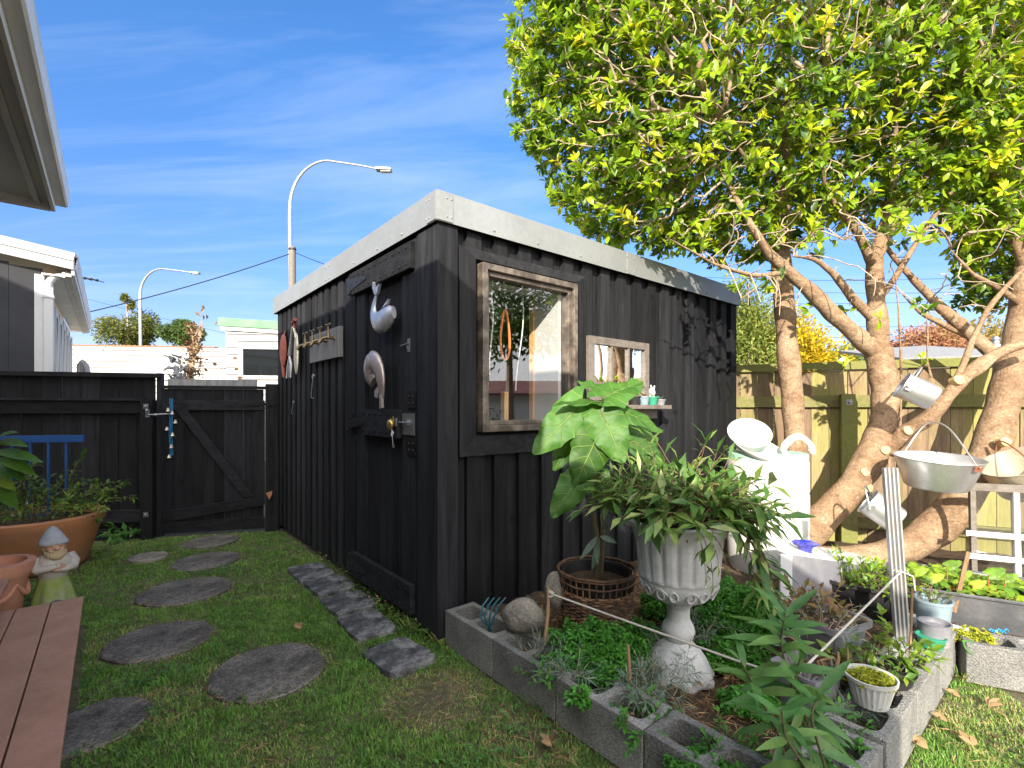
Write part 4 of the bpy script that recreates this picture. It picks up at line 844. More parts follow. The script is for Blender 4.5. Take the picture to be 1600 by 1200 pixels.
obj('tines', m, M['teal'], hf, smooth=True); obj('neck', MB().tube([fk+(-.02, 0, -.06), fk+(-.01, .03, -.13)], .009, 8), M['teal'], hf, smooth=True)
sk = [D(857, 918, 2.28), D(856, 960, 2.27), D(851, 1005, 2.25)]
obj('garden_stick', MB().tube(sk, [.007, .008, .008], 7), M['stake'], label='thin bamboo stick holding the twine beside the curly parsley', cat='stick', smooth=True)
obj('garden_stick', MB().tube([D(981, 1008, 1.95), D(984, 1055, 1.95), D(985, 1095, 1.95)], [.006, .008, .008], 7), M['stake'], label='short brown broken stick in the bed in front of the urn', cat='stick', smooth=True)
def sagline(a, b, sag, n=16): return [a + (b-a)*t + np.array([0, 0, -sag*4*t*(1-t)]) for t in np.linspace(0, 1, n)]
ta, tb, tc_ = D(861, 928, 2.275), D(1150, 1032, 1.72), D(1408, 893, 2.36)
m = MB(); m.tube(sagline(ta, tb, .0), .0042, 6, rnd=.5); m.tube([ta + (.012*math.cos(q), .012*math.sin(q), .012*math.sin(q*.5)) for q in np.linspace(0, 18, 40)], .0035, 5, rnd=.5); m.tube(sagline(tb, D(1240, 1060, 1.6), 0), .0042, 6, rnd=.5); m.tube(sagline(D(1240, 1060, 1.6), tc_, .0), .0042, 6, rnd=.5)
m.tube([tc_ + (.04*math.cos(q), .04*math.sin(q)-.0, .006*math.sin(q*2)) + np.array([.0, .02, 0]) for q in np.linspace(0, 13, 40)], .003, 5, rnd=.5); m.tube([tc_, tc_+(.05, -.01, -.02), tc_ + (.06, -.01, -.09)], .0035, 5)
obj('twine', m, M['rope'], label='pale twine strung from the bamboo stick across the bed to the aluminium post', cat='twine', smooth=True)
# ------------------------------------------------------------------ herbs in the bed
def herb(c, rx, ry, rz, n, size, label, mt='parsley', name='parsley', cat='herb'):
    l = MB(); curly(l, c, rx, ry, rz, n, size); t = thing(name, c, label, cat); obj('foliage', l, M[mt], t, smooth=True, sharp=0)
    s = MB()
    for k in range(22): a = random.random()*6.28; q = random.random()*.8; s.tube([np.asarray(c)+(0, 0, -.03), np.asarray(c)+(rx*q*math.cos(a)*.5, ry*q*math.sin(a)*.5, rz*.5), np.asarray(c)+(rx*q*math.cos(a), ry*q*math.sin(a), rz*.85)], .002, 4, False)
    obj('stems', s, M['stem_g'], t)
herb((.365, 2.20, .11), .215, .19, .20, 4800, .0155, 'dense bright curly parsley bush behind the twine at left')
herb((1.19, 2.62, .12), .26, .22, .22, 4800, .017, 'dense curly parsley bush right of the urn')
herb((.60, 1.55, .10), .10, .08, .085, 700, .016, 'small patch of fresh green herb in the near block core')
herb((.90, 2.75, .12), .16, .12, .16, 1500, .017, 'low curly parsley behind the urn pedestal')
herb((1.00, 1.50, .12), .10, .10, .05, 200, .022, 'small green weeds in the near right block core', 'clover', 'weeds', 'weed')
herb((.27, 1.90, .15), .05, .05, .05, 120, .02, 'small clump of leafy greens against the second block', name='leafy_greens')
for i, (px, py, z, n, h, lab) in enumerate(((842, 1025, .17, 16, .10, 'blue grey spiky tuft leaning over the first block seam'), (885, 1050, .18, 20, .13, 'blue grey spiky tuft hanging over the second block'), (930, 1040, .14, 20, .14, 'blue grey spiky tuft below the parsley bush'), (985, 1085, .14, 26, .16, 'grassy tuft around the short broken stick'), (1050, 1050, .14, 26, .18, 'blue grey tuft in front of the urn foot'), (1085, 1000, .14, 16, .24, 'tall blue grey sprig beside the urn stem'), (1290, 985, .36, 8, .16, 'blue grey sprig in the square grey pot'), (1320, 1115, .14, 22, .09, 'thin grass in the open block core'), (1010, 1090, .13, 22, .14, 'tangled blue grey tuft near the urn foot, low'), (835, 975, .16, 10, .12, 'thin sprig in the first block core'))):
    c = G(px, py, z); plant('dianthus', c, lab, 'plant', 'blue_leaf', 'twig', 'blue grey tufts in the bed', n=n, Lr=(h*.5, h), el=(.4, 1.4), droop=3.0, sp=.011, LL=.05, LW=.0042, r=.0015, spread=.05, wander=.5, pair=True, step=.012, fold=.1)
for q in ((1.02, 2.25, .14, .12, .12, 'curly parsley filling the bed right of the urn pedestal'), (.93, 1.92, .10, .08, .07, 'low curly parsley between the urn foot and the pointed leaves'), (.62, 2.42, .12, .10, .12, 'curly parsley between the wicker pot and the urn'), (1.45, 2.75, .16, .14, .16, 'curly parsley behind the square grey pot')):
    herb((q[0], q[1], .11), q[2], q[3], q[4], 1500, .016, q[5])
for q in ((.46, 1.78, 'ferny weed between the second and third blocks'), (.72, 1.62, 'ferny weed behind the near block'), (.20, 2.10, 'ferny weed at the left of the parsley bush'), (1.15, 1.72, 'ferny weed under the pointed leaves')):
    plant('leafy_weed', (q[0], q[1], .12), q[2], 'weed', 'parsley', n=26, Lr=(.06, .14), el=(.4, 1.4), droop=3, sp=.014, LL=.028, LW=.012, spread=.07, pair=True)
# foreground lance leaved plant
fp = np.array([.875, 1.50, .10]); tl = thing('lance_leaf_plant', fp, 'tall plant with long pointed green leaves at the near edge of the bed', 'plant'); s, l = MB(), MB()
def lance_stem(pts, n, LL, r=.005):
    P = np.array(pts); t = np.linspace(0, 1, 24); x = np.linspace(0, 1, len(P)); Q = np.stack([np.interp(t, x, P[:, k]) for k in range(3)], 1)
    for _ in range(4): Q[1:-1] = (Q[:-2]+2*Q[1:-1]+Q[2:])/4
    s.tube(Q, np.linspace(r, r*.5, 24), 7); a = random.random()*6.28
    for i in range(n):
        q = .12 + .88*(i/(n-1))**.9; k = int(q*23); a += 2.4; dz = .05 + .5*q if q < .93 else 1.1
        if q < .6: dz -= .45
        dd = np.array([math.cos(a), math.sin(a)*.8 - .15, dz*.9]); L = LL*random.uniform(.7, 1.12)
        l.leaves([Q[k]], [dd], [(-dd[0]*.6, -.55, .9)], [L], [L*.205], nseg=6, droop=.38 if q < .9 else .2, fold=.22, wide=.42, uv=False)
lance_stem([fp, fp+(.02, 0, .25), D(1218, 1010, 1.47), D(1227, 958, 1.45)], 36, .145)
lance_stem([fp+(-.02, 0, 0), fp+(-.05, -.02, .18), D(1180, 1075, 1.46), D(1158, 1034, 1.44)], 18, .135)
lance_stem([fp+(.03, -.05, 0), fp+(.05, -.08, .12), D(1265, 1120, 1.36), D(1280, 1085, 1.38)], 14, .13)
lance_stem([fp+(-.0, -.08, 0), fp+(.0, -.10, .12), D(1225, 1150, 1.32), D(1222, 1110, 1.32)], 16, .13)
lance_stem([fp+(.04, .0, 0), fp+(.05, .0, .2), D(1240, 1075, 1.47), D(1250, 1030, 1.47)], 16, .14)
obj('stem', s, M['stem_g'], tl, smooth=True); obj('foliage', l, M['lance'], tl, smooth=True, sharp=0)
# dry woody stump at the right part of the bed
m = MB(); c0 = D(1300, 1055, 1.95)
for i in range(22):
    p = c0 + rng.normal(0, .02, 3); d = nrm(rng.normal(0, 1, 3)*(1, .6, .7)); L = random.uniform(.06, .2); m.tube([p, p + d*L*.5 + rng.normal(0, .012, 3), p + d*L + rng.normal(0, .02, 3)], [.009, .006, .003], 6)
m.tube([c0, c0+(.01, -.02, -.08), c0 + (-.02, -.08, -.15)], [.011, .009, .006], 7); obj('dry_branches', m, M['stake'], label='knot of dry brown woody stems left of the white ribbed pot', cat='branches', smooth=True)
# straw mulch and litter
st = MB(); n = 5200; uu = rng.uniform(UB+.2, 3.2, n); vv = rng.uniform(VB+.2, 2.2, n); P = uu[:, None]*n_ + vv[:, None]*e_; keep = (noise2(uu, vv, 3.2, 21) > -.35); P = P[keep]; n = len(P)
P[:, 2] = .115 + .018*noise2(uu[keep], vv[keep], 6, 5) + rng.uniform(0, .03, n); a = rng.random(n)*6.28
st.leaves(P, np.stack([np.cos(a), np.sin(a), rng.normal(0, .22, n)], 1), rng.normal(0, .4, (n, 3))+(0, 0, 1), rng.uniform(.03, .10, n), .0032, nseg=2, droop=.2, fold=0)
obj('straw_mulch', st, M['straw'], kind='stuff', label='golden straw mulch over the bed soil', cat='straw')
lt_ = MB(); n = 420; uu = rng.uniform(1.5, 4.6, n); vv = rng.uniform(VB+.2, 2.2, n); P = uu[:, None]*n_ + vv[:, None]*e_; P[:, 2] = .14+rng.uniform(0, .02, n); a = rng.random(n)*6.28
lt_.leaves(P, np.stack([np.cos(a), np.sin(a), rng.normal(0, .2, n)], 1), rng.normal(0, .4, (n, 3))+(0, 0, 1), rng.uniform(.02, .05, n), .02, nseg=2); obj('leaf_litter', lt_, M['dead'], kind='stuff', label='dry leaf litter scattered over the bed', cat='leaf litter')
# ------------------------------------------------------------------ pots on the right
c = np.array([1.43, 2.22, .12]); t = thing('square_pot', c, 'square grey plastic pot of reddish potting mix with a wilting plant', 'plant pot'); Rz = rotz(.45)
m = MB(Rz, c); sqp = (.9, .9, 7); m.lathe([(.10, 0), (.145, .235), (.158, .24), (.158, .215), (.150, .213)], segs=48, sq=sqp); m.lathe([(.157, .24), (.141, .238), (.125, .19)], segs=48, sq=sqp); obj('pot', m, M['pot_grey'], t, smooth=True)
obj('soil', MB(Rz, c).lathe([(.140, .212), (.07, .222), (.003, .225)], segs=48, sq=sqp), M['perlite'], t, smooth=True)
plant('wilting_plant', c+(-.03, .02, .215), 'wilting brown and green plant in the square grey pot', 'plant', 'autumn', 'stem_g', n=34, Lr=(.09, .2), el=(.6, 1.5), droop=5, sp=.018, LL=.045, LW=.02, spread=.08, wander=.6)
c = np.array([1.17, 1.93, .11]); t = thing('long_pot', c, 'second grey pot half hidden behind the pointed leaves', 'plant pot')
obj('pot', MB(rotz(.45), c).lathe([(.08, 0), (.105, .17), (.113, .17), (.113, .155), (.10, .15), (.09, .12), (.003, .12)], segs=40, sq=(.9, .9, 7)), M['pot_grey'], t, smooth=True)
plant('small_sprig', c+(0, 0, .12), 'thin sprigs in the half hidden grey pot', 'plant', 'blue_leaf', n=10, Lr=(.08, .15), el=(.7, 1.4), droop=2, sp=.02, LL=.05, LW=.005, spread=.05)
# round black tub
c = np.array([2.10, 2.92, .08]); t = thing('round_tub', c, 'round black tub of lit leafy greens behind the square pot', 'planter tub')
obj('tub', MB(None, c).lathe([(.20, 0), (.255, .22), (.27, .225), (.27, .205), (.262, .2), (.252, .2), (.24, .17), (.003, .165)], segs=48), M['plastic_black'], t, smooth=True)
obj('soil', MB(None, c).lathe([(.242, .168), (.003, .18)], segs=32), M['soil'], t)
plant('salad_greens', c+(0, 0, .175), 'bright feathery greens in the round black tub', 'plant', 'salad', 'stem_g', n=110, Lr=(.05, .13), el=(.5, 1.5), droop=2, sp=.022, LL=.048, LW=.022, spread=.23, wander=.5)
plant('tall_weed', c+(-.13, -.05, .175), 'tall lit leafy sprig at the left of the round black tub', 'plant', 'salad', 'stem_g', n=2, Lr=(.17, .2), el=(1.3, 1.5), droop=.3, sp=.02, LL=.06, LW=.02, spread=.01, pair=True)
# trough
av = nrm([.86, -.51, 0]); bv = np.array([-av[1], av[0], 0]); tR = np.stack([av, bv, z_], 1); c = np.array([2.28, 2.80, .06]) + av*.35 + bv*.27
t = thing('grey_trough', c, 'long dark grey plastic trough of sunlit beet leaves', 'trough'); sq = (1.45, 1.0, 6)
m = MB(tR, c); m.lathe([(.20, 0), (.222, .03), (.255, .20), (.275, .205), (.278, .215), (.27, .22), (.25, .212), (.238, .16), (.003, .155)], segs=72, sq=sq); obj('trough', m, M['plastic_grey'], t, smooth=True)
obj('soil', MB(tR, c).lathe([(.236, .16), (.003, .17)], segs=48, sq=sq), M['soil'], t)
bt = thing('beet_plants', c+(0, 0, .165), 'sunlit broad beet leaves growing in the grey trough', 'plant'); s, l = MB(), MB()
for i in range(85):
    q = c + av*random.uniform(-.31, .31) + bv*random.uniform(-.19, .19) + (0, 0, .165); a = random.random()*6.28
    for k in range(4):
        a += 1.7; d = np.array([math.cos(a)*.7, math.sin(a)*.7, 1.]); L = random.uniform(.03, .06); e = q + d*L; s.tube([q, e], .0025, 5); LL = random.uniform(.035, .062)
        bigleaf(l, e, e + nrm([d[0], d[1], .35])*LL*1.2, LL*.8, (-d[0]*.3, -.5-d[1]*.3, 1), droop=.3, seed=i*7+k)
for px, py, W in ((1545, 898, .075), (1570, 905, .06), (1520, 915, .06), (1480, 885, .065), (1455, 905, .06), (1500, 900, .055), (1430, 895, .06), (1588, 925, .06)):
    q = D(px, py, 2.75); s.tube([q-(0, 0, .08), q], .003, 5); bigleaf(l, q, q + nrm([.7, -.25, .45])*W*1.2, W*.85, (-.2, -.8, .8), droop=.25, seed=int(px))
obj('stems', s, M['rusty'], bt); obj('foliage', l, M['salad'], bt, smooth=True, sharp=0)
stk = MB(); p0, p1 = D(1498, 925, 2.72), D(1513, 862, 2.74); stk.tube([p0 + (p0-p1)*.5, p1], .016, 4, flat=.6); obj('wooden_stake', stk, M['stake'], label='flat weathered wooden stake standing in the trough', cat='stake')
# blue grey pots
for (px, yb, Y, r, h, mt, lab, pl) in ((1458, 1000, 2.43, .075, .16, 'pot_blue', 'blue grey round pot before the trough with variegated sprigs', 'blue_leaf'), (1455, 1026, 2.27, .055, .05, 'green_plastic', 'squashed dark green plastic pot lying by the blue pot', None)):
    z0 = .19; c = np.array([(px-800)/F*Y, Y, z0]); t = thing('round_pot', c, lab, 'plant pot')
    obj('pot', MB(None, c).lathe([(.003, 0), (r*.8, 0), (r, h*.9), (r*1.07, h*.92), (r*1.07, h), (r*.97, h), (r*.9, h*.85), (.003, h*.83)], segs=32), M[mt], t, smooth=True)
    if pl: plant('potted_sprig', c+(0, 0, h*.85), 'pale variegated sprigs in the blue grey pot', 'plant', 'urn_leaf', n=12, Lr=(.05, .12), el=(.7, 1.5), droop=2, sp=.022, LL=.035, LW=.02, spread=.04)
c = np.array([2.00, 2.30, .19]); obj('white_pot', MB(None, c).lathe([(.003, 0), (.055, 0), (.062, .09), (.066, .1), (.058, .1), (.05, .08), (.003, .08)], segs=28), M['pot_grey'], label='pale mesh wrapped pot at the end of the right block row', cat='plant pot', smooth=True)
c = np.array([1.35, 1.83, .191]); t = thing('ribbed_pot', c, 'small off white ribbed pot of yellow stonecrop on the block edge', 'plant pot'); r = .083
obj('pot', MB(None, c).lathe([(.003, 0), (r*.66, 0), (r*.68, .01), (r*.80, .05), (r*.92, .088), (r*1.0, .09), (r*1.03, .105), (r*.96, .105), (r*.88, .08), (.003, .078)], segs=96, fn=lambda rr, z, a, i: rr*(1+.02*math.cos(24*a)) if .005 < z < .089 and rr > .05 else rr), M['white_dirty'], t, smooth=True)
l = MB(); curly(l, c+(0, 0, .078), r*.85, r*.85, .035, 500, .012); obj('stonecrop', l, M['sedum'], label='yellow green stonecrop cushion in the ribbed pot', cat='plant', smooth=True)
c = np.array([1.53, 2.02, .12]); t = thing('black_pot', c, 'low black pot behind the ribbed pot with yellow green leaves', 'plant pot')
obj('pot', MB(None, c).lathe([(.003, 0), (.09, 0), (.115, .11), (.122, .11), (.11, .10), (.1, .08), (.003, .075)], segs=32), M['plastic_black'], t, smooth=True)
plant('leafy_cutting', c+(.04, -.02, .08), 'yellow green leafy cutting tied to a thin cane', 'plant', 'salad', 'stem_g', n=9, Lr=(.14, .26), el=(.7, 1.4), droop=2.5, sp=.03, LL=.055, LW=.032, spread=.06, wander=.5, pair=True)
plant('herb_sprig', c+(-.05, .02, .08), 'bushy fresh green sprig in the low black pot', 'plant', 'lemon_leaf', 'stem_g', n=16, Lr=(.08, .16), el=(.5, 1.4), droop=2.5, sp=.02, LL=.04, LW=.02, spread=.07, pair=True)
l = MB(); curly(l, (1.40, 2.12, .13), .07, .07, .13, 500, .016); obj('stonecrop', l, M['sedum'], label='upright yellow stonecrop clump beside the square grey pot', cat='plant', smooth=True)
obj('cane', MB().tube([D(1422, 1030, 2.1), D(1425, 920, 2.12)], .005, 6), M['stake'], label='thin cane in the low black pot', cat='cane', smooth=True)
l = MB(); curly(l, (2.28, 2.42, .15), .12, .07, .05, 380, .016); obj('stonecrop', l, M['sedum'], label='stonecrop growing on the far bed edge below the trough', cat='plant', smooth=True)
m = MB()
for i in range(7): p = D(1545+i*4, 985+2*(i % 3), 2.42); m.tube([p, p+(.012, 0, .008), p+(.022, 0, -.004)], .0035, 5)
obj('plastic_scrap', m, M['blue_cord'], label='scrap of bright blue plastic below the trough', cat='scrap', smooth=True)
m = MB(); m.leaves([D(1504, 1000, 2.33)], [(.8, -.5, -.9)], [(-.2, -1, .3)], [.095], [.06], nseg=4, droop=.1); obj('dark_leaf', m, M['clover'], label='single dark green leaf lying on the far bed block', cat='leaf', smooth=True)
# aluminium post, white post, panel, vase, drum
pa, pb = D(1390, 731, 2.36), D(1411, 1010, 2.36); pb[2] = .1
ax = nrm(pa-pb); Rm = frame(ax, (0.2, 1, 0)); L = np.linalg.norm(pa-pb); m = MB(Rm, pb)
for k in range(4): m.box(-.026+k*.0175-.0035, -.026+k*.0175+.0035, -.014, .008, 0, L, .5)
m.box(-.0295, .03, .008, .012, 0, L, .5); obj('aluminium_post', m, M['alu'], label='upright ribbed aluminium channel post in the bed', cat='post')
m = MB(rotz(.2), np.array([1.435, 2.55, .1])); m.box(-.036, .036, -.006, .006, 0, .437, .5); m.box(.028, .036, .006, .03, 0, .437, .5); obj('white_post', m, M['white'], label='short white flat post right of the parsley', cat='post', bevel=.002)
wpn = thing('sheet_stack', np.array([1.9, 2.95, .1]), 'white sheet panel with its shaded front coloured grey slanting down behind the pots', 'panel')
p1, p2 = np.array([1.47, 2.60, .52]), np.array([2.62, 3.30, .20]); bk = np.array([-.09, .30, .03])
m = MB(); m.prism([p1, p2, p2-(0, 0, .12), p1-(0, 0, .40)], (-.004, .008, 0)); obj('front', m, M['pot_grey'], wpn)  # front of the white sheet, its shade put in as grey colour
m = MB(); m.prism([p1+(0, .009, .003), p2+(0, .009, .003), p2+bk, p1+bk], (0, 0, -.006)); obj('top_sheet', m, M['white'], wpn)
def text(body, size, M4, name, matl, parent):
    cu = bpy.data.curves.new(name, 'FONT'); cu.body = body; cu.size = size; cu.extrude = .0008; ob = bpy.data.objects.new(name, cu); COL.objects.link(ob); dg = bpy.context.evaluated_depsgraph_get(); me = bpy.data.meshes.new_from_object(ob.evaluated_get(dg)); bpy.data.objects.remove(ob)
    o = bpy.data.objects.new(name, me); COL.objects.link(o); me.transform(M4); o.parent = parent; me.materials.append(matl); return o
cc = p1 + (p2-p1)*.42 + np.array([.002, -.012, -.07]); dd = nrm((p2-p1)*(1, 1, 0)); lbR = np.stack([dd, np.array([0, 0, 1.]), np.cross(dd, [0, 0, 1.])], 1)
m = MB(lbR, cc); m.box(0, .085, 0, .055, -.004, .0, .5); lb = obj('label_plate', m, M['white_dirty'], wpn)
M4 = Matrix([[*lbR[0], 0], [*lbR[1], 0], [*lbR[2], 0], [0, 0, 0, 1]]); o3 = cc + lbR @ np.array([.018, .012, .002]) - BASE[wpn.name]; M4.translation = Vector(o3); text('61', .045, M4, 'number', M['plastic_grey'], lb)
c = np.array([1.76, 2.92, .36]); vz = thing('blue_vase', c, 'cobalt blue vase with frilled rim standing before the white drum', 'vase')
obj('body', MB(None, c).lathe([(.003, 0), (.035, 0), (.04, .02), (.037, .06), (.034, .085)], segs=40), M['cobalt'], vz, smooth=True)
obj('rim', MB(None, c).lathe([(.034, .085), (.04, .11), (.068, .128), (.072, .133), (.066, .136), (.03, .118), (.028, .09)], segs=64, fn=lambda r, z, a, i: r*(1+.07*math.cos(10*a)*(z > .12))), M['cobalt'], vz, smooth=True)
obj('block_stand', MB(None, c-(0, 0, .3)).box(-.08, .08, -.05, .05, 0, .298), M['concrete'], label='block stand under the blue vase', cat='block')
c = np.array([1.95, 3.72, .06]); dr = thing('white_drum', c, 'tall white plastic drum with green tinged lid behind the urn plant', 'drum')
obj('body', MB(None, c).lathe([(.003, 0), (.26, 0), (.275, .03), (.28, .3), (.276, .31), (.282, .33), (.282, .6), (.277, .61), (.282, .63), (.28, .84), (.27, .87), (.262, .885), (.003, .885)], segs=56), M['white_dirty'], dr, smooth=True)
obj('lid', MB(None, c+(0, 0, .886)).lathe([(.272, -.03), (.276, -.03), (.276, .012), (.262, .02), (.24, .016), (.003, .014)], segs=56), paint('drum lid', (.35, .6, .48), .5, .2), dr, smooth=True)
c2 = c + (-.10, -.06, .905); m = MB(frame((.25, -.45, 1)), c2 + (0, 0, .02)); m.lathe([(.003, 0), (.16, .0), (.19, .012), (.205, .03), (.21, .028), (.195, .004), (.165, -.012), (.003, -.014)], segs=40); obj('dish', m, M['white_dirty'], label='round white dish lid tilted on top of the drum', cat='lid', smooth=True)
m = MB(frame((-.2, -.9, 1)), c2 + (-.05, .06, .08)); m.lathe([(.003, 0), (.09, .0), (.13, .03), (.15, .10), (.155, .10), (.137, .03), (.1, -.008), (.003, -.008)], segs=36); obj('white_bowl', m, M['white_dirty'], label='white bowl lying behind the round dish on the drum', cat='bowl', smooth=True)
m = MB()
for j in range(4):
    ph = j*1.6; m.tube([c + (.165 + .10*math.cos(a) + .012*math.cos(6*a+ph), -.12 + .03*math.sin(a*2) + .01*math.sin(6*a+ph), .955 + .075*math.sin(a) + .012*math.sin(6*a+ph)) for a in np.linspace(-.5, 3.9, 40)], .013, 7, rnd=.5)
obj('cloth_twist', m, paint('white cloth rope', (.7, .66, .6), .9, .35, .4, 0, 25), label='twisted white rope like cloth looped on the drum', cat='cloth', smooth=True)
# leaning white window frame
c = D(1506, 885, 3.25); c[2] = .12; lw = thing('old_window', c, 'old white paned window leaning against the timber fence at right', 'window')
aw = nrm([.9, -.42, 0]); bw = np.array([-aw[1], aw[0], 0]); tilt = nrm(bw*.05 + z_); wR = np.stack([aw, np.cross(tilt, aw), tilt], 1)
m = MB(wR, D(1517, 880, 3.25)*(1, 1, 0) + (0, 0, .14)); Wd, Hd = 1.0, .66
m.box(0, Wd, -.02, .02, Hd-.05, Hd, .5); m.box(0, Wd, -.02, .02, 0, .05, .5); m.box(0, .03, -.02, .02, .05, Hd-.05, .5); m.box(Wd-.04, Wd, -.02, .02, .05, Hd-.05, .5)
obj('frame', m, M['grey_wood'], lw, bevel=.002)
m = MB(wR, D(1517, 880, 3.25)*(1, 1, 0) + (0, 0, .14)); m.box(.215, .245, -.026, .022, .0, Hd-.05, .5); m.box(.62, .65, -.026, .022, .05, Hd-.05, .5); m.box(-.03, Wd, -.036, -.021, .16, .195, .5); m.box(-.03, Wd, -.036, -.021, .31, .345, .5); obj('glazing_bar', m, M['white'], lw, bevel=.002)
obj('pane', MB(wR, D(1517, 880, 3.25)*(1, 1, 0) + (0, 0, .14)).box(.03, Wd-.04, -.003, .003, .05, Hd-.05, .5), M['glass'], lw)
# ------------------------------------------------------------------ hanging pans
def vessel(name, c, axis, r0, r1, h, label, cat, bail=None, mt='alu', bmat='steel', wall=.004, plates=False, spin=0.):
    """open vessel: c = centre of rim, axis = opening direction"""
    Rm = frame(axis) @ rotz(spin); t = thing(name, c, label, cat)
    m = MB(Rm, c); m.lathe([(.003, -h), (r0*.93, -h), (r0, -h+.012), (r1, 0), (r1+.007, .003), (r1+.006, .009), (r1-.003, .006), (r1-wall, -.002), (r0-wall, -h+.014), (.003, -h+.008)], segs=48); obj('body', m, M[mt], t, smooth=True)
    if bail is not None:
        P = [Rm @ np.array([0, s_*(r1+.01), -.015]) + c for s_ in (-1, 1)]; top = np.asarray(bail, float); m = MB()
        q = [P[0]]; 
        for tt in np.linspace(0, 1, 15)[1:-1]:
            w_ = math.sin(math.pi*tt)**.6; q.append((P[0]*(1-tt)+P[1]*tt)*(1-w_) + (top + (P[0]-P[1])*.5*math.cos(math.pi*tt)*.55)*w_)
        q.append(P[1]); m.tube(q, .0055, 7); b = obj('bail_handle', m, M[bmat], t, smooth=True)
        m = MB()
        for p in P:
            m = MB(); s_ = nrm(p-c); m.T(frame(s_, Rm[:, 2]), p); m.prism([(.03*math.cos(a)*(1+.25*math.cos(3*a)), .02*math.sin(a)-.006, -.004) for a in np.linspace(0, 6.28, 15)[:-1]], (0, 0, .006)); m.sphere((0, .006, .008), .009); obj('ear', m, M['copper'] if plates else M['alu'], t, smooth=True, sharp=30)
    return t
vessel('hanging_pan', D(1466, 716, 3.30), (0, -.10, 1), .175, .24, .20, 'wide silver preserving pan hanging from a tree branch', 'pan', bail=D(1463, 660, 3.45), plates=True, bmat='alu', spin=.15)
vessel('hanging_billy', D(1411, 602, 3.35), (-.80, .42, .52), .085, .088, .19, 'upper silver billy can hanging tilted from the tree', 'billy can', bail=D(1440, 574, 3.35), mt='alu', bmat='alu', spin=1.5)
vessel('hanging_billy', D(1358, 784, 3.3), (-.72, .42, .62), .088, .09, .19, 'lower silver billy can hanging behind the aluminium post', 'billy can', bail=D(1352, 760, 3.3), mt='alu', bmat='steel', spin=1.3)
vessel('hanging_pot', D(1590, 722, 3.3), (-.45, -.04, .85), .165, .205, .22, 'old silver cooking pot tipped on its copper handle at the right edge', 'cooking pot', bail=D(1567, 690, 3.42), mt='alu2', bmat='copper', plates=True, spin=1.2)
# ------------------------------------------------------------------ clay pots, gnome, corner plants
c = np.array([-3.90, 3.98, 0]); t = thing('terracotta_planter', c, 'large orange terracotta planter at the left edge behind the gnome', 'planter')
obj('pot', MB(None, c).lathe([(.003, 0), (.30, 0), (.33, .03), (.42, .34), (.445, .37), (.455, .42), (.44, .43), (.41, .43), (.40, .36), (.003, .34)], segs=64), M['terra'], t, smooth=True)
obj('soil', MB(None, c).lathe([(.405, .37), (.003, .38)], segs=32), M['soil'], t)
plant('potted_shrub', c+(.02, 0, .38), 'loose green shrub with small leaves growing from the terracotta planter', 'shrub', 'lemon_leaf', 'stem_g', n=44, Lr=(.3, .62), el=(.5, 1.35), droop=1.2, sp=.03, LL=.055, LW=.026, spread=.3, wander=.6, pair=True, r=.004)
plant('potted_shrub_sprig', c+(.15, -.1, .40), 'long arching sprig reaching right from the planter shrub', 'shrub', 'salad', 'stem_g', n=4, Lr=(.5, .62), el=(.35, .6), az=(-.3, .3), droop=.7, sp=.03, LL=.05, LW=.02, spread=.1, pair=True)
bg = thing('broad_leaf_plant', np.array([-3.85, 3.75, .4]), 'broad glossy leaves at the left picture edge above the planter', 'plant'); s, l = MB(), MB()
for b, tp_, W in (((-5, 690), (38, 690), .09), ((-10, 705), (60, 712), .10), ((0, 715), (52, 735), .10), ((-20, 720), (35, 742), .12), ((-15, 690), (20, 668), .09), ((-10, 755), (25, 790), .11), ((-15, 740), (20, 760), .1)):
    P, Q = D(*b, 3.7), D(*tp_, 3.6); l.leaves([P], [Q-P], [(0, -.6, 1)], [np.linalg.norm(Q-P)], [W], nseg=5, droop=.15); s.tube([np.array([-3.95, 3.75, .4]), P], .005, 6)
obj('foliage', l, M['lemon_leaf'], bg, smooth=True); obj('stems', s, M['stem_g'], bg)
c = np.array([-3.20, 2.98, 0]); t = thing('terracotta_pot', c, 'smaller pale terracotta pot with swag relief at the left edge', 'plant pot')
obj('pot', MB(None, c).lathe([(.003, 0), (.13, 0), (.14, .02), (.17, .24), (.185, .26), (.20, .30), (.205, .345), (.195, .35), (.165, .35), (.16, .30), (.003, .28)], segs=48), M['terra_pale'], t, smooth=True)
m = MB()
for k in range(6):
    a0_ = k*math.pi/3; m.tube([c + ((.166)*math.cos(a0_+q), .166*math.sin(a0_+q), .22-.08*math.sin(q*3)) for q in np.linspace(0, math.pi/3, 9)], [.006, .010, .013, .015, .016, .015, .013, .010, .006], 7)
obj('swag_relief', m, M['terra_pale'], t, smooth=True)
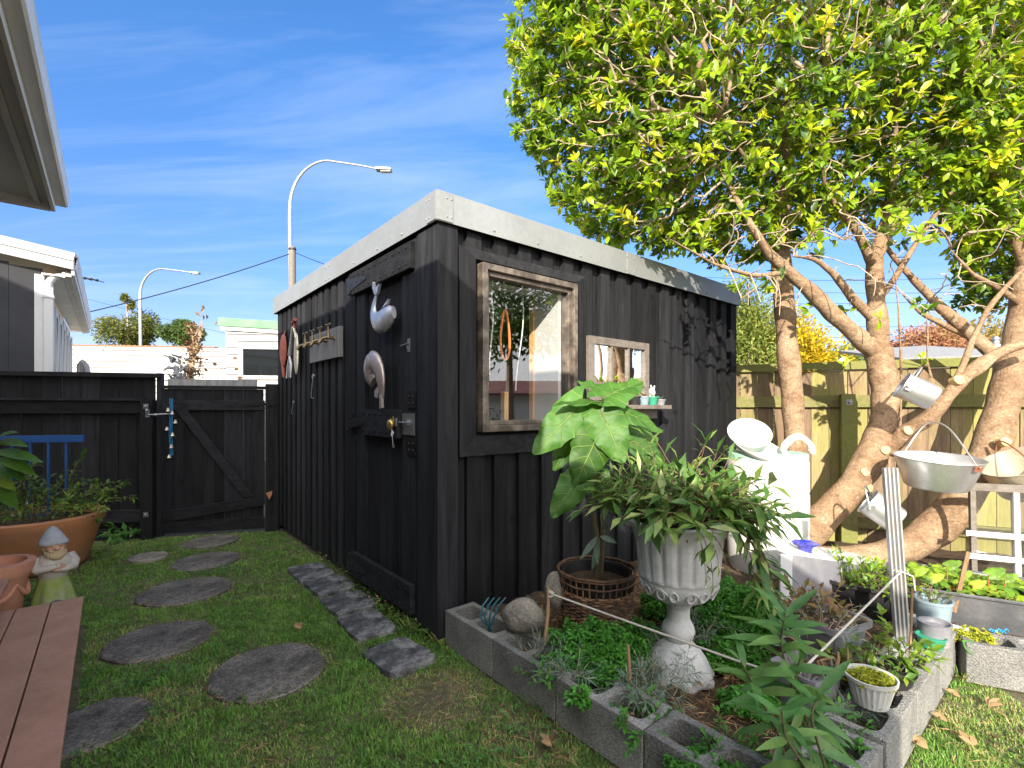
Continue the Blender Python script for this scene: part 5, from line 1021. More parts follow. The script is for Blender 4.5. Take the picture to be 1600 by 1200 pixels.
# gnome (garden figurine)
gc = np.array([-3.015, 3.20, .0]); gn = thing('garden_gnome', gc, 'bearded garden gnome statue with grey hat and mossy green skirt', 'gnome')
th = R(54); gR = rotz(th)          # faces right of camera: local -y is front
def gm(): return MB(gR @ np.diag([1.12, 1.12, 1.0]), gc)
def ell(r, z, a, i): return r*(1 + .06*math.sin(8*a)*(z < .17))
obj('skirt', gm().lathe([(.003, 0), (.105, 0), (.108, .01), (.095, .06), (.083, .12), (.07, .18), (.062, .21), (.003, .215)], segs=48, fn=ell), M['gn_skirt'], gn, smooth=True)
m = gm(); m.lathe([(.062, .195), (.068, .215), (.080, .25), (.084, .285), (.075, .32), (.055, .345), (.03, .36), (.003, .365)], segs=32)
m.tube([(.072, .01, .325), (.088, -.02, .28), (.075, -.06, .255), (.035, -.085, .255), (-.01, -.092, .262)], [.026, .028, .025, .021, .017], 12); m.tube([(-.072, .01, .325), (-.09, -.02, .28), (-.075, -.06, .262), (-.035, -.085, .275), (.01, -.095, .285)], [.026, .028, .025, .021, .017], 12)
obj('shirt', m, M['gn_white'], gn, smooth=True, sharp=0)
m = gm(); m.sphere((0, -.02, .392), (.047, .046, .048), 20, 14, .5); m.sphere((0, -.068, .388), (.013, .014, .012), 10, 8, .5); m.sphere((.024, -.055, .383), (.014, .012, .012), 10, 8, .5); m.sphere((-.024, -.055, .383), (.014, .012, .012), 10, 8, .5)
m.sphere((.046, -.012, .392), (.008, .012, .014), 8, 6, .5); m.sphere((-.046, -.012, .392), (.008, .012, .014), 8, 6, .5)
for s_ in (-1, 1):
    for k in range(4): m.tube([(s_*.012, -.094, .258+k*.010), (s_*.012-s_*.018, -.104, .257+k*.010), (s_*.012-s_*.034, -.098, .254+k*.010)], [.0065, .006, .005], 7)
    m.sphere((s_*.02, -.092, .272), (.018, .012, .02), 10, 8, .5); m.tube([(s_*.018, -.094, .288), (s_*.006, -.104, .294)], [.006, .005], 7)
obj('face_and_hands', m, M['skin'], gn, smooth=True, sharp=0)
m = gm(); m.sphere((0, .0, .385), (.058, .05, .06), 18, 12, .5); m.sphere((0, .022, .35), (.056, .038, .05), 16, 12, .5)
for k in range(9): a = -1.15+k*.29; m.tube([(.045*math.sin(a), -.02-.045*math.cos(a), .372), (.042*math.sin(a), -.028-.05*math.cos(a), .345), (.028*math.sin(a), -.03-.05*math.cos(a), .318)], [.009, .011, .005], 8)
for s_ in (-1, 1): m.tube([(0, -.068, .374), (s_*.02, -.07, .372), (s_*.036, -.058, .378)], [.006, .008, .003], 7); m.tube([(s_*.01, -.062, .412), (s_*.026, -.056, .414)], [.004, .003], 6)
obj('beard_and_hair', m, M['gn_hair'], gn, smooth=True, sharp=0)
m = gm(); 
for s_ in (-1, 1): m.sphere((s_*.018, -.062, .402), (.006, .004, .005), 8, 6, .5)
m.tube([(-.014, -.067, .365), (0, -.071, .361), (.014, -.067, .365)], [.002, .003, .002], 6); obj('eyes_and_mouth', m, M['rusty'], gn, smooth=True)
m = gm(); Hh = [(.064, .41), (.068, .416), (.064, .43), (.052, .455), (.036, .485), (.018, .51), (.003, .52)]
V0n = len(m.V); m.lathe([(.050, .412)] + Hh, (0, .0, 0), segs=32, fn=lambda r, z, a, i: r*(1+.03*math.sin(3*a+z*40)))
m.V[-1][:] = m.V[-1] + gR @ np.array([0, .0, 0]); zz = (m.V[-1][:, 2]-.42).clip(0); m.V[-1] += np.outer(zz, gR @ np.array([0, .45, 0])); obj('hat', m, M['gn_hat'], gn, smooth=True, sharp=0)
m = gm()
for k in range(12): m.sphere((-.02+.072*math.sin(-1.7+k*.2)*1.02, .005-.072*math.cos(-1.7+k*.2)*.5, .345-.006*k), .0035, 6, 5)
obj('shirt_buttons', m, M['iron'], gn)
rock(np.array([-2.93, 3.13, .03]), (.05, .04, .035), 'small teal mottled lump beside the gnome foot', 'teal', 6)
# ------------------------------------------------------------------ trees on the right
limbs = []   # (tree, parts, points[(px,py,Y)], radii)
def limb(tr, pts, rad): limbs.append((tr, [D(*p) for p in pts], [q*.93 for q in rad]))
bs = D(1250, 850, 3.95)
limb(0, [(1250, 858, 4.12), (1247, 800, 4.12), (1243, 700, 4.10), (1238, 620, 4.08), (1230, 540, 4.05), (1225, 470, 4.05), (1220, 400, 4.05), (1219, 330, 4.0), (1226, 250, 3.95), (1220, 170, 3.9)], [.12, .098, .092, .09, .088, .085, .08, .072, .06, .045])
limb(0, [(1220, 345, 4.0), (1195, 290, 3.8), (1160, 240, 3.6), (1120, 190, 3.4)], [.04, .026, .014, .006]); limb(0, [(1219, 340, 4.0), (1255, 280, 3.9), (1290, 220, 3.8)], [.04, .024, .008])
limb(1, [(1240, 862, 3.95), (1275, 820, 3.90), (1325, 770, 3.85), (1362, 715, 3.8), (1380, 660, 3.8), (1385, 610, 3.8), (1376, 570, 3.8), (1372, 545, 3.8)], [.13, .125, .118, .115, .10, .098, .105, .10])
limb(1, [(1374, 555, 3.8), (1345, 530, 3.76), (1300, 490, 3.7), (1262, 450, 3.65), (1232, 425, 3.6), (1200, 395, 3.5), (1172, 350, 3.4), (1145, 300, 3.45), (1110, 240, 3.5)], [.075, .07, .062, .055, .045, .034, .024, .014, .006])
limb(1, [(1374, 550, 3.8), (1370, 490, 3.8), (1366, 430, 3.78), (1368, 395, 3.75), (1385, 340, 3.7), (1398, 270, 3.6), (1400, 180, 3.5), (1402, 80, 3.4)], [.078, .072, .066, .05, .034, .024, .016, .010])
limb(1, [(1366, 420, 3.78), (1345, 370, 3.7), (1315, 330, 3.6), (1290, 300, 3.55), (1282, 220, 3.4), (1285, 120, 3.3)], [.045, .032, .024, .018, .012, .006])
limb(1, [(1368, 500, 3.8), (1335, 470, 3.75), (1305, 430, 3.65), (1275, 405, 3.6), (1240, 400, 3.5)], [.045, .036, .026, .017, .008])
limb(1, [(1372, 400, 3.75), (1400, 345, 3.7), (1440, 290, 3.6), (1480, 220, 3.5), (1500, 140, 3.4)], [.042, .03, .021, .014, .007])
limb(1, [(1372, 470, 3.8), (1395, 440, 3.75), (1425, 390, 3.7), (1465, 330, 3.6), (1510, 270, 3.5), (1550, 230, 3.4)], [.03, .026, .022, .017, .012, .006])
limb(1, [(1232, 425, 3.6), (1180, 432, 3.45), (1120, 415, 3.3), (1085, 395, 3.15), (1040, 370, 3.0)], [.020, .016, .011, .007, .003])
limb(1, [(1385, 705, 3.78), (1420, 672, 3.65), (1450, 655, 3.55), (1475, 625, 3.5), (1500, 597, 3.48), (1535, 565, 3.45), (1575, 545, 3.4), (1640, 525, 3.3)], [.068, .062, .06, .05, .048, .04, .036, .03])
limb(1, [(1490, 605, 3.48), (1505, 570, 3.5), (1520, 530, 3.52), (1545, 480, 3.5), (1580, 440, 3.45), (1620, 400, 3.4)], [.03, .022, .02, .018, .015, .01])
limb(1, [(1500, 600, 3.48), (1540, 575, 3.42), (1575, 540, 3.4)], [.022, .02, .015])
limb(1, [(1455, 590, 3.6), (1448, 560, 3.6), (1450, 520, 3.6), (1446, 480, 3.6)], [.008, .007, .005, .003])
limb(1, [(1408, 600, 3.74), (1425, 588, 3.55), (1447, 570, 3.34)], [.009, .008, .006])
limb(1, [(1402, 740, 3.75), (1408, 640, 3.75), (1408, 560, 3.75), (1404, 480, 3.7), (1398, 430, 3.7)], [.010, .009, .008, .006, .004])
limb(2, [(1250, 868, 3.95), (1300, 872, 3.85), (1360, 872, 3.75), (1420, 855, 3.68), (1475, 815, 3.65), (1515, 765, 3.65), (1545, 710, 3.65), (1565, 640, 3.65), (1580, 590, 3.65), (1592, 540, 3.68), (1602, 480, 3.7), (1608, 400, 3.7), (1600, 300, 3.6)], [.10, .095, .10, .125, .13, .125, .12, .115, .115, .11, .10, .085, .06])
limb(2, [(1590, 590, 3.7), (1560, 560, 3.75), (1520, 525, 3.8), (1470, 480, 3.85), (1430, 440, 3.85), (1395, 400, 3.85), (1350, 340, 3.8)], [.065, .058, .05, .04, .03, .02, .008])
limb(2, [(1535, 535, 3.8), (1490, 515, 3.85), (1440, 490, 3.9), (1410, 460, 3.9)], [.034, .026, .018, .008])
limb(2, [(1602, 480, 3.7), (1560, 450, 3.6), (1520, 430, 3.5), (1485, 390, 3.4)], [.03, .022, .014, .006]); limb(2, [(1604, 420, 3.7), (1570, 340, 3.6), (1550, 260, 3.5)], [.05, .035, .02])
cutsp = [(1384, 703, 3.68), (1353, 737, 3.72), (1499, 593, 3.43), (1357, 762, 3.74), (1572, 690, 3.46), (1420, 672, 3.60)]
nodes, ntree, nplen, nid = [], [], [], []; trunkmb = [MB() for _ in range(3)]; limbnode = []
for tr, P, rad in limbs:
    P = np.array(P); t = np.linspace(0, len(P)-1, (len(P)-1)*8+1); Q = np.stack([np.interp(t, range(len(P)), P[:, k]) for k in range(3)], 1); rr = np.interp(t, range(len(P)), rad)
    for _ in range(5): Q[1:-1] = (Q[:-2]+2*Q[1:-1]+Q[2:])/4
    rr = rr*(1+.05*np.sin(np.arange(len(rr))*.38+rad[0]*90)+.035*np.sin(np.arange(len(rr))*.83+2)); trunkmb[tr].tube(Q, rr, 22 if rad[0] > .04 else 9, rnd=.5)
    for q, r_ in zip(Q, rr):
        if q[2] > 2.0 and r_ < .078: nodes.append(q); ntree.append(tr); nplen.append(0.); nid.append(-1)
# attractors = twig tips
def inside(P): 
    E = [((2.0, 3.95, 4.1), (2.1, 1.0, 1.6)), ((3.5, 4.0, 4.1), (1.6, 1.05, 1.75)), ((4.2, 4.1, 3.4), (.9, .8, 1.3)), ((1.15, 3.85, 3.45), (.95, .75, .95))]
    best = np.full(len(P), 9.)
    for c_, r_ in E: best = np.minimum(best, (((P - c_)/r_)**2).sum(1))
    return best
cand = rng.uniform((-.3, 2.8, 2.0), (5.1, 5.1, 5.3), (110000, 3)); q = inside(cand); px_ = 800+F*cand[:, 0]/cand[:, 1]; py_ = 638-F*(cand[:, 2]-H)/cand[:, 1]
wgt = np.where(q < 1, .25+.75*q**1.5, 0) * np.where(py_ < -260, .1, 1) * np.where(px_ > 1680, .15, 1)
xs_l = np.interp(py_, [-300, 0, 60, 110, 190, 260, 330, 372, 400], [760, 752, 778, 772, 780, 808, 832, 868, 1020]); wgt *= (px_ > xs_l + 18)
ylo = np.interp(px_, [750, 860, 1000, 1130, 1230, 1300, 1480, 1500, 1700], [340, 372, 392, 415, 400, 345, 330, 480, 500]); wgt *= (py_ < ylo)
wgt *= np.where((px_ > 1080) & (px_ < 1480) & (rng.random(len(cand)) < .5), .35, 1); sel = rng.random(len(cand)) < wgt; A = cand[sel]; A = A[rng.permutation(len(A))[:5300]]
Bx = rng.uniform((.5, 3.0, 1.9), (4.6, 4.0, 4.7), (16000, 3)); qb = inside(Bx); pxb = 800+F*Bx[:, 0]/Bx[:, 1]; pyb = 638-F*(Bx[:, 2]-H)/Bx[:, 1]
Bx = Bx[((qb < 1.0) | ((pxb > 1090) & (pyb > 330))) & (pxb < 1600) & (pxb > 850) & (pyb < np.interp(pxb, [850, 1000, 1130, 1180, 1300, 1600], [330, 405, 440, 500, 520, 520])) & (rng.random(16000) < np.where(pyb > 380, .14, 1))][:2600]
print('clusters', len(A), 'bare', len(Bx)); AT = np.vstack([A, Bx]); leafy = np.concatenate([np.ones(len(A)), np.zeros(len(Bx))]).astype(bool)
NP = np.array(nodes); nT = list(ntree); nodes = list(NP); par = [-1]*len(nodes); cnt = [0]*len(nodes)
dist = np.full(len(AT), 1e9); bi = np.zeros(len(AT), int); plen = [0.]*len(nodes)
def relax(new0):
    Q = np.array(nodes[new0:]); pl = np.array(plen[new0:])
    for s0 in range(0, len(Q), 64):
        d = np.linalg.norm(AT[:, None] - Q[None, s0:s0+64], axis=2) + .6*pl[None, s0:s0+64] + .6*np.clip(Q[None, s0:s0+64, 2]-AT[:, None, 2], 0, 2)*0
        j = d.argmin(1); dd_ = d[np.arange(len(AT)), j]; u_ = dd_ < dist; dist[u_] = dd_[u_]; bi[u_] = j[u_] + new0 + s0
relax(0); alive = np.ones(len(AT), bool); chains = []
for _ in range(len(AT)):
    i = int(np.where(alive, dist, 1e9).argmin()); alive[i] = False; p = bi[i]; a, b = nodes[p], AT[i]; L = np.linalg.norm(b-a)
    pd = nrm(a - nodes[par[p]]) if par[p] >= 0 else nrm(b-a+(0, 0, .3)); k = max(3, int(L/.07)); ctl = a + pd*L*.4 + rng.normal(0, .04*L, 3)
    if not leafy[i]: ctl = a + pd*L*.3 + rng.normal(0, .06*L, 3)
    pts = []; prev = p; n0 = len(nodes)
    for q in range(1, k+1):
        t = q/k; x = a*(1-t)**2 + ctl*2*t*(1-t) + b*t*t + (rng.normal(0, .005, 3) if q < k else 0); nodes.append(x); par.append(prev); nT.append(nT[p]); plen.append(plen[p] + L*t); cnt.append(0); prev = len(nodes)-1
    chains.append((p, n0, len(nodes), i)); relax(n0)
for p, n0, n1, i in chains:
    j = n1-1
    while j >= 0: cnt[j] += 1; j = par[j]
twig = [MB() for _ in range(3)]; rad_of = lambda c_: min(.017, .0019 + .0017*c_**.5)
N_ = np.array(nodes)
for p, n0, n1, i in chains:
    pts = np.vstack([N_[p], N_[n0:n1]]); r = [min(rad_of(cnt[n0]), rad_of(max(cnt[p], 1)))] + [rad_of(cnt[q]) for q in range(n0, n1)]
    if not leafy[i]: r = [x*.95 for x in r]
    (trunkmb if r[0] > .016 else twig)[nT[p]].tube(pts, r, 5 if r[0] < .012 else 7, False, rnd=random.random())
crown = [MB() for _ in range(3)]; seeds = [MB() for _ in range(3)]
for T in range(3):
    Ps, Ds, Ns, Ls, cl_ = [], [], [], [], []
    for p, n0, n1, i in chains:
        if nT[p] != T or (not leafy[i] and random.random() > .12): continue
        cs = random.uniform(.8, 1.15); tip = N_[n1-1]; cl_.append((len(Ls), min(1, max(0, random.gauss(.42, .22))))); d = nrm(N_[n1-1]-N_[par[n1-1]]); x = nrm(np.cross(d, [.1, .2, 1])); y = np.cross(d, x); k = random.randint(12, 19); a = random.random()*6.28
        for q in range(k):
            a += 2.4; bb = random.uniform(0, .16)*(q > 5); Ps.append(tip - d*bb); Ds.append(nrm(d*random.uniform(.3, 1.0) + x*math.cos(a) + y*math.sin(a) + np.array([0, 0, .25]))); Ns.append(nrm(d*.3 + np.array([random.gauss(0, .35)-.15, -.75+random.gauss(0, .4), .8]))); Ls.append(random.uniform(.042, .092)*cs)
        if random.random() < .07:
            for _ in range(12): seeds[T].sphere(tip + d*.03 + rng.normal(0, .018, 3), .0045, 5, 4)
    if Ps: Ls = np.array(Ls); crown[T].leaves(np.array(Ps), np.array(Ds), np.array(Ns), Ls, Ls*.46, nseg=3, droop=.22, fold=.18, wide=.58, rnd=np.clip(np.repeat([c_[1] for c_ in cl_], np.diff([c_[0] for c_ in cl_] + [len(Ls)])) + rng.normal(0, .13, len(Ps)), 0, 1))
lump = bpy.data.textures.new('bark lumps', 'CLOUDS'); lump.noise_scale = .13; lump.noise_depth = 3
tl_ = ('slender straight tree with warm brown bark standing behind the white drum', 'forked tree with many bare twigs whose trunk leans over the white drum', 'thick tree whose trunk sweeps low along the fence to the right edge')
for T in range(3):
    base = limbs[{0: 0, 1: 3, 2: 15}[T]][1][0] if T != 2 else D(1250, 868, 3.95)
    tr = thing('garden_tree', base, tl_[T], 'tree', 'three trees growing from one spot by the fence'); to = obj('trunk', trunkmb[T], M['bark'], tr, smooth=True, sharp=0); dm = to.modifiers.new('lumps', 'DISPLACE'); dm.texture = lump; dm.strength = .013; dm.mid_level = .5
    if twig[T].V: obj('twigs', twig[T], M['twig'], tr, smooth=True, sharp=0)
    if crown[T].V: obj('crown', crown[T], M['tree_leaf'], tr, smooth=True, sharp=0)
    if seeds[T].V: obj('seed_heads', seeds[T], M['seed'], tr, kind='stuff')
    if T == 1:
        BASE_T1 = tr
        for cpx in cutsp:
            p = D(*cpx); m = MB(frame((-.2, -1, .25)), p); m.lathe([(.034, -.06), (.032, 0), (.026, .004), (.003, .005)], segs=16, fn=lambda r, z, a, i: r*(1+.06*math.sin(3*a))); obj('pruned_stub', m, M['cut'], tr, smooth=True)
m = MB(); 
for (px, py, Y) in ((1374, 500, 3.6), (1320, 572, 3.7), (1440, 560, 3.5)):
    m = MB()
    for k in range(5): m.leaves([D(px, py, Y)], [rng.normal(0, 1, 3)+(0, -.3, .3)], [(0, -.7, .7)], [.08], [.035], nseg=3, wide=.58, rnd=.6)
    obj('leaf_sprout', m, M['tree_leaf'], BASE_T1, smooth=True)
# ------------------------------------------------------------------ beyond the fences
def far_tree(c, r, h0, mt, label, n=2600, lsz=.22, trunk=.12, lumps=9, name='tree', cat='tree', seed=0, base=0., group=None, lean=1.0):
    r_ = np.random.default_rng(seed+50); t = thing(name, (c[0], c[1], base), label, cat, group); c = np.array(c, float); r = np.array(r, float)
    m = MB(); m.tube([(c[0], c[1], base-.1), (c[0]+.05, c[1], (base+c[2])/2), tuple(c)], [trunk, trunk*.8, trunk*.4], 8)
    LC = [c + r*nrm(r_.normal(0, 1, 3))*r_.uniform(.35, .72) for _ in range(lumps)]; LR = [r*r_.uniform(.30, .5) for _ in range(lumps)]
    for q in LC: m.tube([c*(.6, .6, .6)+np.array([c[0], c[1], c[2]*.75])*.4, q], [trunk*.35, trunk*.08], 5)
    obj('trunk', m, M['twig'], t)
    P = np.vstack([lc + lr*nrm(r_.normal(0, 1, (n//lumps, 3)))*(r_.random((n//lumps, 1))**.4) for lc, lr in zip(LC, LR)]); P = P[P[:, 2] > base + .1]
    k = len(P); Dd = nrm(P - c) + r_.normal(0, .6, (k, 3)); l = MB(); l.leaves(P, Dd, nrm(P-c)+(0, 0, .6)+r_.normal(0, .5, (k, 3)), lsz*r_.uniform(.6, 1.3, k), lsz*.5, nseg=2, rnd=np.clip(r_.normal(.5, .22, k) + .25*np.repeat(r_.uniform(-1, 1, lumps), n//lumps)[:k] if k == n//lumps*lumps else r_.random(k), 0, 1))
    obj('crown', l, M[mt], t)
YT = 34.
for (px, py, rx, rz, Y, mt, lab, sd) in ((200, 512, 2.1, 1.9, YT, 'far_a', 'dark olive tree with a small tuft on top beyond the white building', 1), (283, 520, 1.9, 1.1, YT, 'far_b', 'rounder green tree beyond the white building', 2)):
    far_tree(D(px, py, Y), (rx, rx, rz), 0, mt, lab, 5200, .22, .2, 14, seed=sd)
far_tree(D(199, 472, YT-.3), (.55, .5, .5), 0, 'far_a', 'small topmost tuft tree rising behind the dark olive tree', 500, .2, .1, 4, seed=3)
# white weatherboard building
wb = thing('weatherboard_house', (-6.4, 12.6, 0), 'white weatherboard building with pale green roof edge beyond the gate', 'building')
wx = np.array([-7.05, 12.0, 0]); wd_ = nrm([1, .12, 0]); wR2 = np.stack([wd_, np.array([-wd_[1], wd_[0], 0]), z_], 1)
m = MB(wR2, wx); zz = 0
w0, w1, wz0, wz1 = .30, 2.4, 2.02, 2.86
while zz < 3.25:
    h = .165; top = min(zz+h, 3.3)
    segs_ = [(0, 4.2)] if (top < wz0 or zz > wz1) else [(0, w0), (w1, 4.2)]
    for a, b in segs_: m.prism([(a, .0, top), (a, -.04, zz), (a, -.0, zz)], (b-a, 0, 0))
    zz += h
m.box(0, 4.2, .001, .06, 0, wz0, .5); m.box(0, 4.2, .001, .06, wz1, 3.3, .5); m.box(0, w0, .001, .06, wz0, wz1, .5); m.box(w1, 4.2, .001, .06, wz0, wz1, .5)
zz = 0
sd_ = nrm([-.27, .96, 0]); sR = np.stack([sd_, np.array([-sd_[1], sd_[0], 0]), z_], 1); mm = MB(sR, wx + wR2 @ np.array([0, .0, 0]))
while zz < 3.1: mm.prism([(0.0, 0, zz+.165), (0, .026, zz), (0, 0, zz)], (3.2, 0, 0)); zz += .165
mm.box(0, 3.2, -.06, -.001, 0, 3.3, .5)
obj('wall', m, M['weatherboard'], wb); obj('side_wall', mm, M['weatherboard'], wb)
m = MB(wR2, wx); m.prism([(-.12, -.12, 3.32), (4.3, -.12, 3.12), (4.3, -.12, 3.32), (-.12, -.12, 3.52)], (0, .03, 0)); m.prism([(-.12, -.09, 3.5), (4.3, -.09, 3.3), (4.3, 3.4, 3.3), (-.9, 3.4, 3.5)], (0, 0, .02))
ex = wR2 @ np.array([-.12, -.12, 0]) + wx; m.T(None, (0, 0, 0)); m.prism([ex + (0, 0, 3.34), ex + (0, 0, 3.52), ex + sd_*3.3 + (0, 0, 3.34), ex + sd_*3.3 + (0, 0, 3.18)], (-.02, .0, 0)); obj('roof_edge', m, M['green_roof'], wb)
m = MB(wR2, wx); m.box(-.05, 4.25, -.1, -.03, 3.04, 3.14, .5); obj('fascia', MB(wR2, wx).prism([(-.1, -.085, 3.22), (4.28, -.085, 3.02), (4.28, -.085, 3.12), (-.1, -.085, 3.33)], (0, .03, 0)), M['white'], wb)
m = MB(wR2, wx); 
for a, b, c_, d_ in ((w0, w0+.10, wz0, wz1), (w1-.10, w1, wz0, wz1), (w0+.1, w1-.1, wz0, wz0+.09), (w0+.1, w1-.1, wz1-.09, wz1)): m.box(a, b, -.05, .03, c_, d_, .5)
wnd = obj('window', m, M['white'], wb); obj('pane', MB(wR2, wx).box(w0+.1, w1-.1, -.0, .01, wz0+.09, wz1-.09, .5), M['darkglass'], wnd)
lo = thing('low_white_building', (-10.5, 15.5, 0), 'long low white weatherboard wall with flat roof line beyond the fence', 'building')
lx = D(105, 545, 15.5); lx[2] = 0; zt = D(115, 543, 15.5)[2]; m = MB(wR2 @ rotz(.0), lx); m.box(0, 5.5, .001, .1, 0, zt, .5); zz = zt-.22
while zz > -.1: m.prism([(0, 0, zz+.2), (0, -.045, zz), (0, 0, zz)], (5.5, 0, 0)); zz -= .2
m.box(-.05, 5.5, -.05, 3, zt+.001, zt+.03, .5); obj('wall', m, M['weatherboard'], lo); obj('capping', MB(wR2, lx).box(-.05, 5.5, -.06, -.03, zt-.06, zt+.03, .5), M['white'], lo)
m = MB(wR2, lx + (-.5, 2.6, 0)); m.box(-3, 3.0, 0, .2, 0, zt+.12, .5)
for k in range(30): m.tube([(-2.9+k*.2, -.05, zt+.22), (-2.9+k*.2, 1.2, zt+.5)], .07, 8)
obj('tiled_roof', m, M['terra'], label='orange ribbed tile roof edge showing behind the low white building', cat='roof')
# bare vine
s, l = MB(), MB(); c0 = D(300, 640, 7.6)
for i in range(14): p = D(298+random.uniform(-6, 6), 625, 7.6); s.tube([p, D(296+random.uniform(-8, 8), 580, 7.6), D(303+random.uniform(-8, 8), 540, 7.6), D(308+random.uniform(-12, 12), 505+random.uniform(-12, 20), 7.6)], [.02, .014, .01, .004], 5)
P = np.array([D(302+random.gauss(0, 9)*(1 if y > 560 else .7), y, 7.6+random.gauss(0, .05)) for y in rng.uniform(505, 625, 420)]); l.leaves(P, rng.normal(0, 1, (420, 3)), rng.normal(0, 1, (420, 3)), .07, .04)
P = np.array([D(*q, 7.6) for q in ((305, 488), (318, 485), (322, 492), (318, 500), (338, 501), (316, 484), (293, 553), (296, 560), (340, 570), (372, 560), (370, 590), (372, 575), (368, 600))]); l.leaves(P, rng.normal(0, 1, (len(P), 3)), rng.normal(0, 1, (len(P), 3)), .09, .06)
s.tube([D(372, 625, 7.6), D(372, 585, 7.6), D(374, 550, 7.6), D(371, 540, 7.6)], [.01, .008, .005, .003], 5); s.tube([D(308, 510, 7.6), D(316, 500, 7.6), D(318, 482, 7.6)], .003, 4)
vn = thing('dead_vine', c0, 'dead brown climbing vine standing behind the gate', 'vine'); obj('stems', s, M['twig'], vn, smooth=True); obj('leaves', l, M['dead'], vn)
obj('pale_palings', MB(fR, D(262, 600, 6.0)*(1, 1, 0)).box(0, 1.0, 0, .02, 0, D(262, 592, 6.0)[2], .4).box(.16, .165, -.01, .02, 0, 1.6).box(.40, .405, -.01, .02, 0, 1.6), M['board_grey'], label='weathered pale palings standing behind the gate', cat='fence')
m = MB(); 
for a in (0, .35): m.tube([D(272+a*20, 640, 6.2), D(276+a*14, 572+a*30, 6.2)], .03, 7)
for i in range(26): p = D(278+random.gauss(0, 5), random.uniform(556, 600), 6.2); m.tube([p, p+rng.normal(0, .06, 3)], [.02, .008], 5)
obj('grey_stump', m, M['board_grey'], label='gnarled grey dead plant head showing over the gate', cat='plant', smooth=True)
m = MB(); P = [D(124, 600, 6.8), D(125, 570, 6.8), D(129, 565, 6.8), D(134, 570, 6.8), D(141, 600, 6.8)]; m.tube(P, .035, 8); m.tube([D(129, 600, 6.8), D(130, 568, 6.8)], .03, 8)
obj('chair_back', m, M['board_grey'], label='grey rounded object poking up behind the black fence', cat='garden item', smooth=True)
# grey garage at left
Og = D(66, 430, 6.2)*(1, 1, 0); ga = thing('grey_garage', Og, 'dark grey neighbouring house with white trims and downpipe at left', 'house'); gmb = lambda: MB(SR, Og)
m = gmb(); x = 0
while x > -4: m.box(x-.298, x, .0, .03, 0, 3.08+(-x)*.12, .5); x -= .302
m.box(-4, -.002, .006, .1, 0, 3.0, .5); obj('wall', m, M['greyhouse'], ga)
ztw = 2.86; m = gmb(); m.box(-.1, 0, .03, 5.6, 0, ztw+.1, .5); obj('side_wall', m, M['white'], ga)
wn_ = obj('window', gmb().box(.005, .03, .5, 5.3, ztw-.14, ztw-.06, .5).box(.005, .03, .5, 5.3, .9, .98, .5), M['white'], ga)
m = gmb()
for k in range(7): b0 = .5+k*.8; m.box(.004, .05, b0-.04, b0+.04, .9, ztw-.06, .5)
obj('mullion', m, M['white'], wn_)
for k in range(6):
    b0 = .54+k*.8; obj('pane', gmb().box(.006, .012, b0, b0+.72, .98, ztw-.14, .5), M['darkglass'], wn_)
    m = gmb(); m.tube([(.03, b0+.1, 1.0), (.03, b0+.62, ztw-.15)], .02, 4); obj('curtain', m, M['white'], wn_)
m = gmb(); m.box(-.07, .02, -.03, .0, 0, 3.0, .5); m.box(.001, .02, .0, .12, 0, ztw, .5); obj('corner_board', m, M['white'], ga)
m = gmb(); m.box(.02, .11, -.09, -.02, 0, 2.84, .5); m.tube([(.065, -.055, 2.80), (.065, -.055, 2.90), (.10, -.04, 2.97), (.20, .0, 3.02), (.25, .02, 3.06)], .045, 10); m.box(.01, .12, -.10, -.01, 2.70, 2.74, .5); obj('downpipe', m, M['white'], ga, bevel=.008)
m = gmb(); m.prism([(.30, -.16, 3.09), (-4, -.16, 3.62), (-4, -.16, 3.82), (.30, -.16, 3.29)], (0, .03, 0)); m.prism([(.30, -.175, 3.20), (-4, -.175, 3.73), (-4, -.175, 3.83), (.32, -.175, 3.30)], (0, .015, 0)); obj('barge_board', m, M['white'], ga)
m = gmb(); m.box(.28, .31, -.13, 6.1, 3.02, 3.24, .5); m.box(.20, .28, -.1, 6.05, 3.00, 3.04, .5); m.prism([(.19, -.1, 2.98), (.22, -.1, 2.98), (.22, -.1, 3.05), (.19, -.1, 3.05)], (0, 6.1, 0)); obj('fascia', m, M['white'], ga)
m = gmb(); m.box(.001, .20, -.1, 5.8, 2.99, 3.01, .5); obj('soffit', m, M['eave_white'], ga)
m = gmb(); m.prism([(.34, -.15, 3.25), (-4, -.15, 3.78), (-4, -.15, 3.82), (.34, -.15, 3.29)], (0, 6.2, 0)); obj('roof', m, M['fascia'], ga)
m = gmb(); m.prism([(.34, -.1, 3.28), (.34, 6.1, 3.28), (.31, 6.1, 3.1), (.31, -.1, 3.1)], (.01, 0, 0)); obj('gutter', m, M['white'], ga)
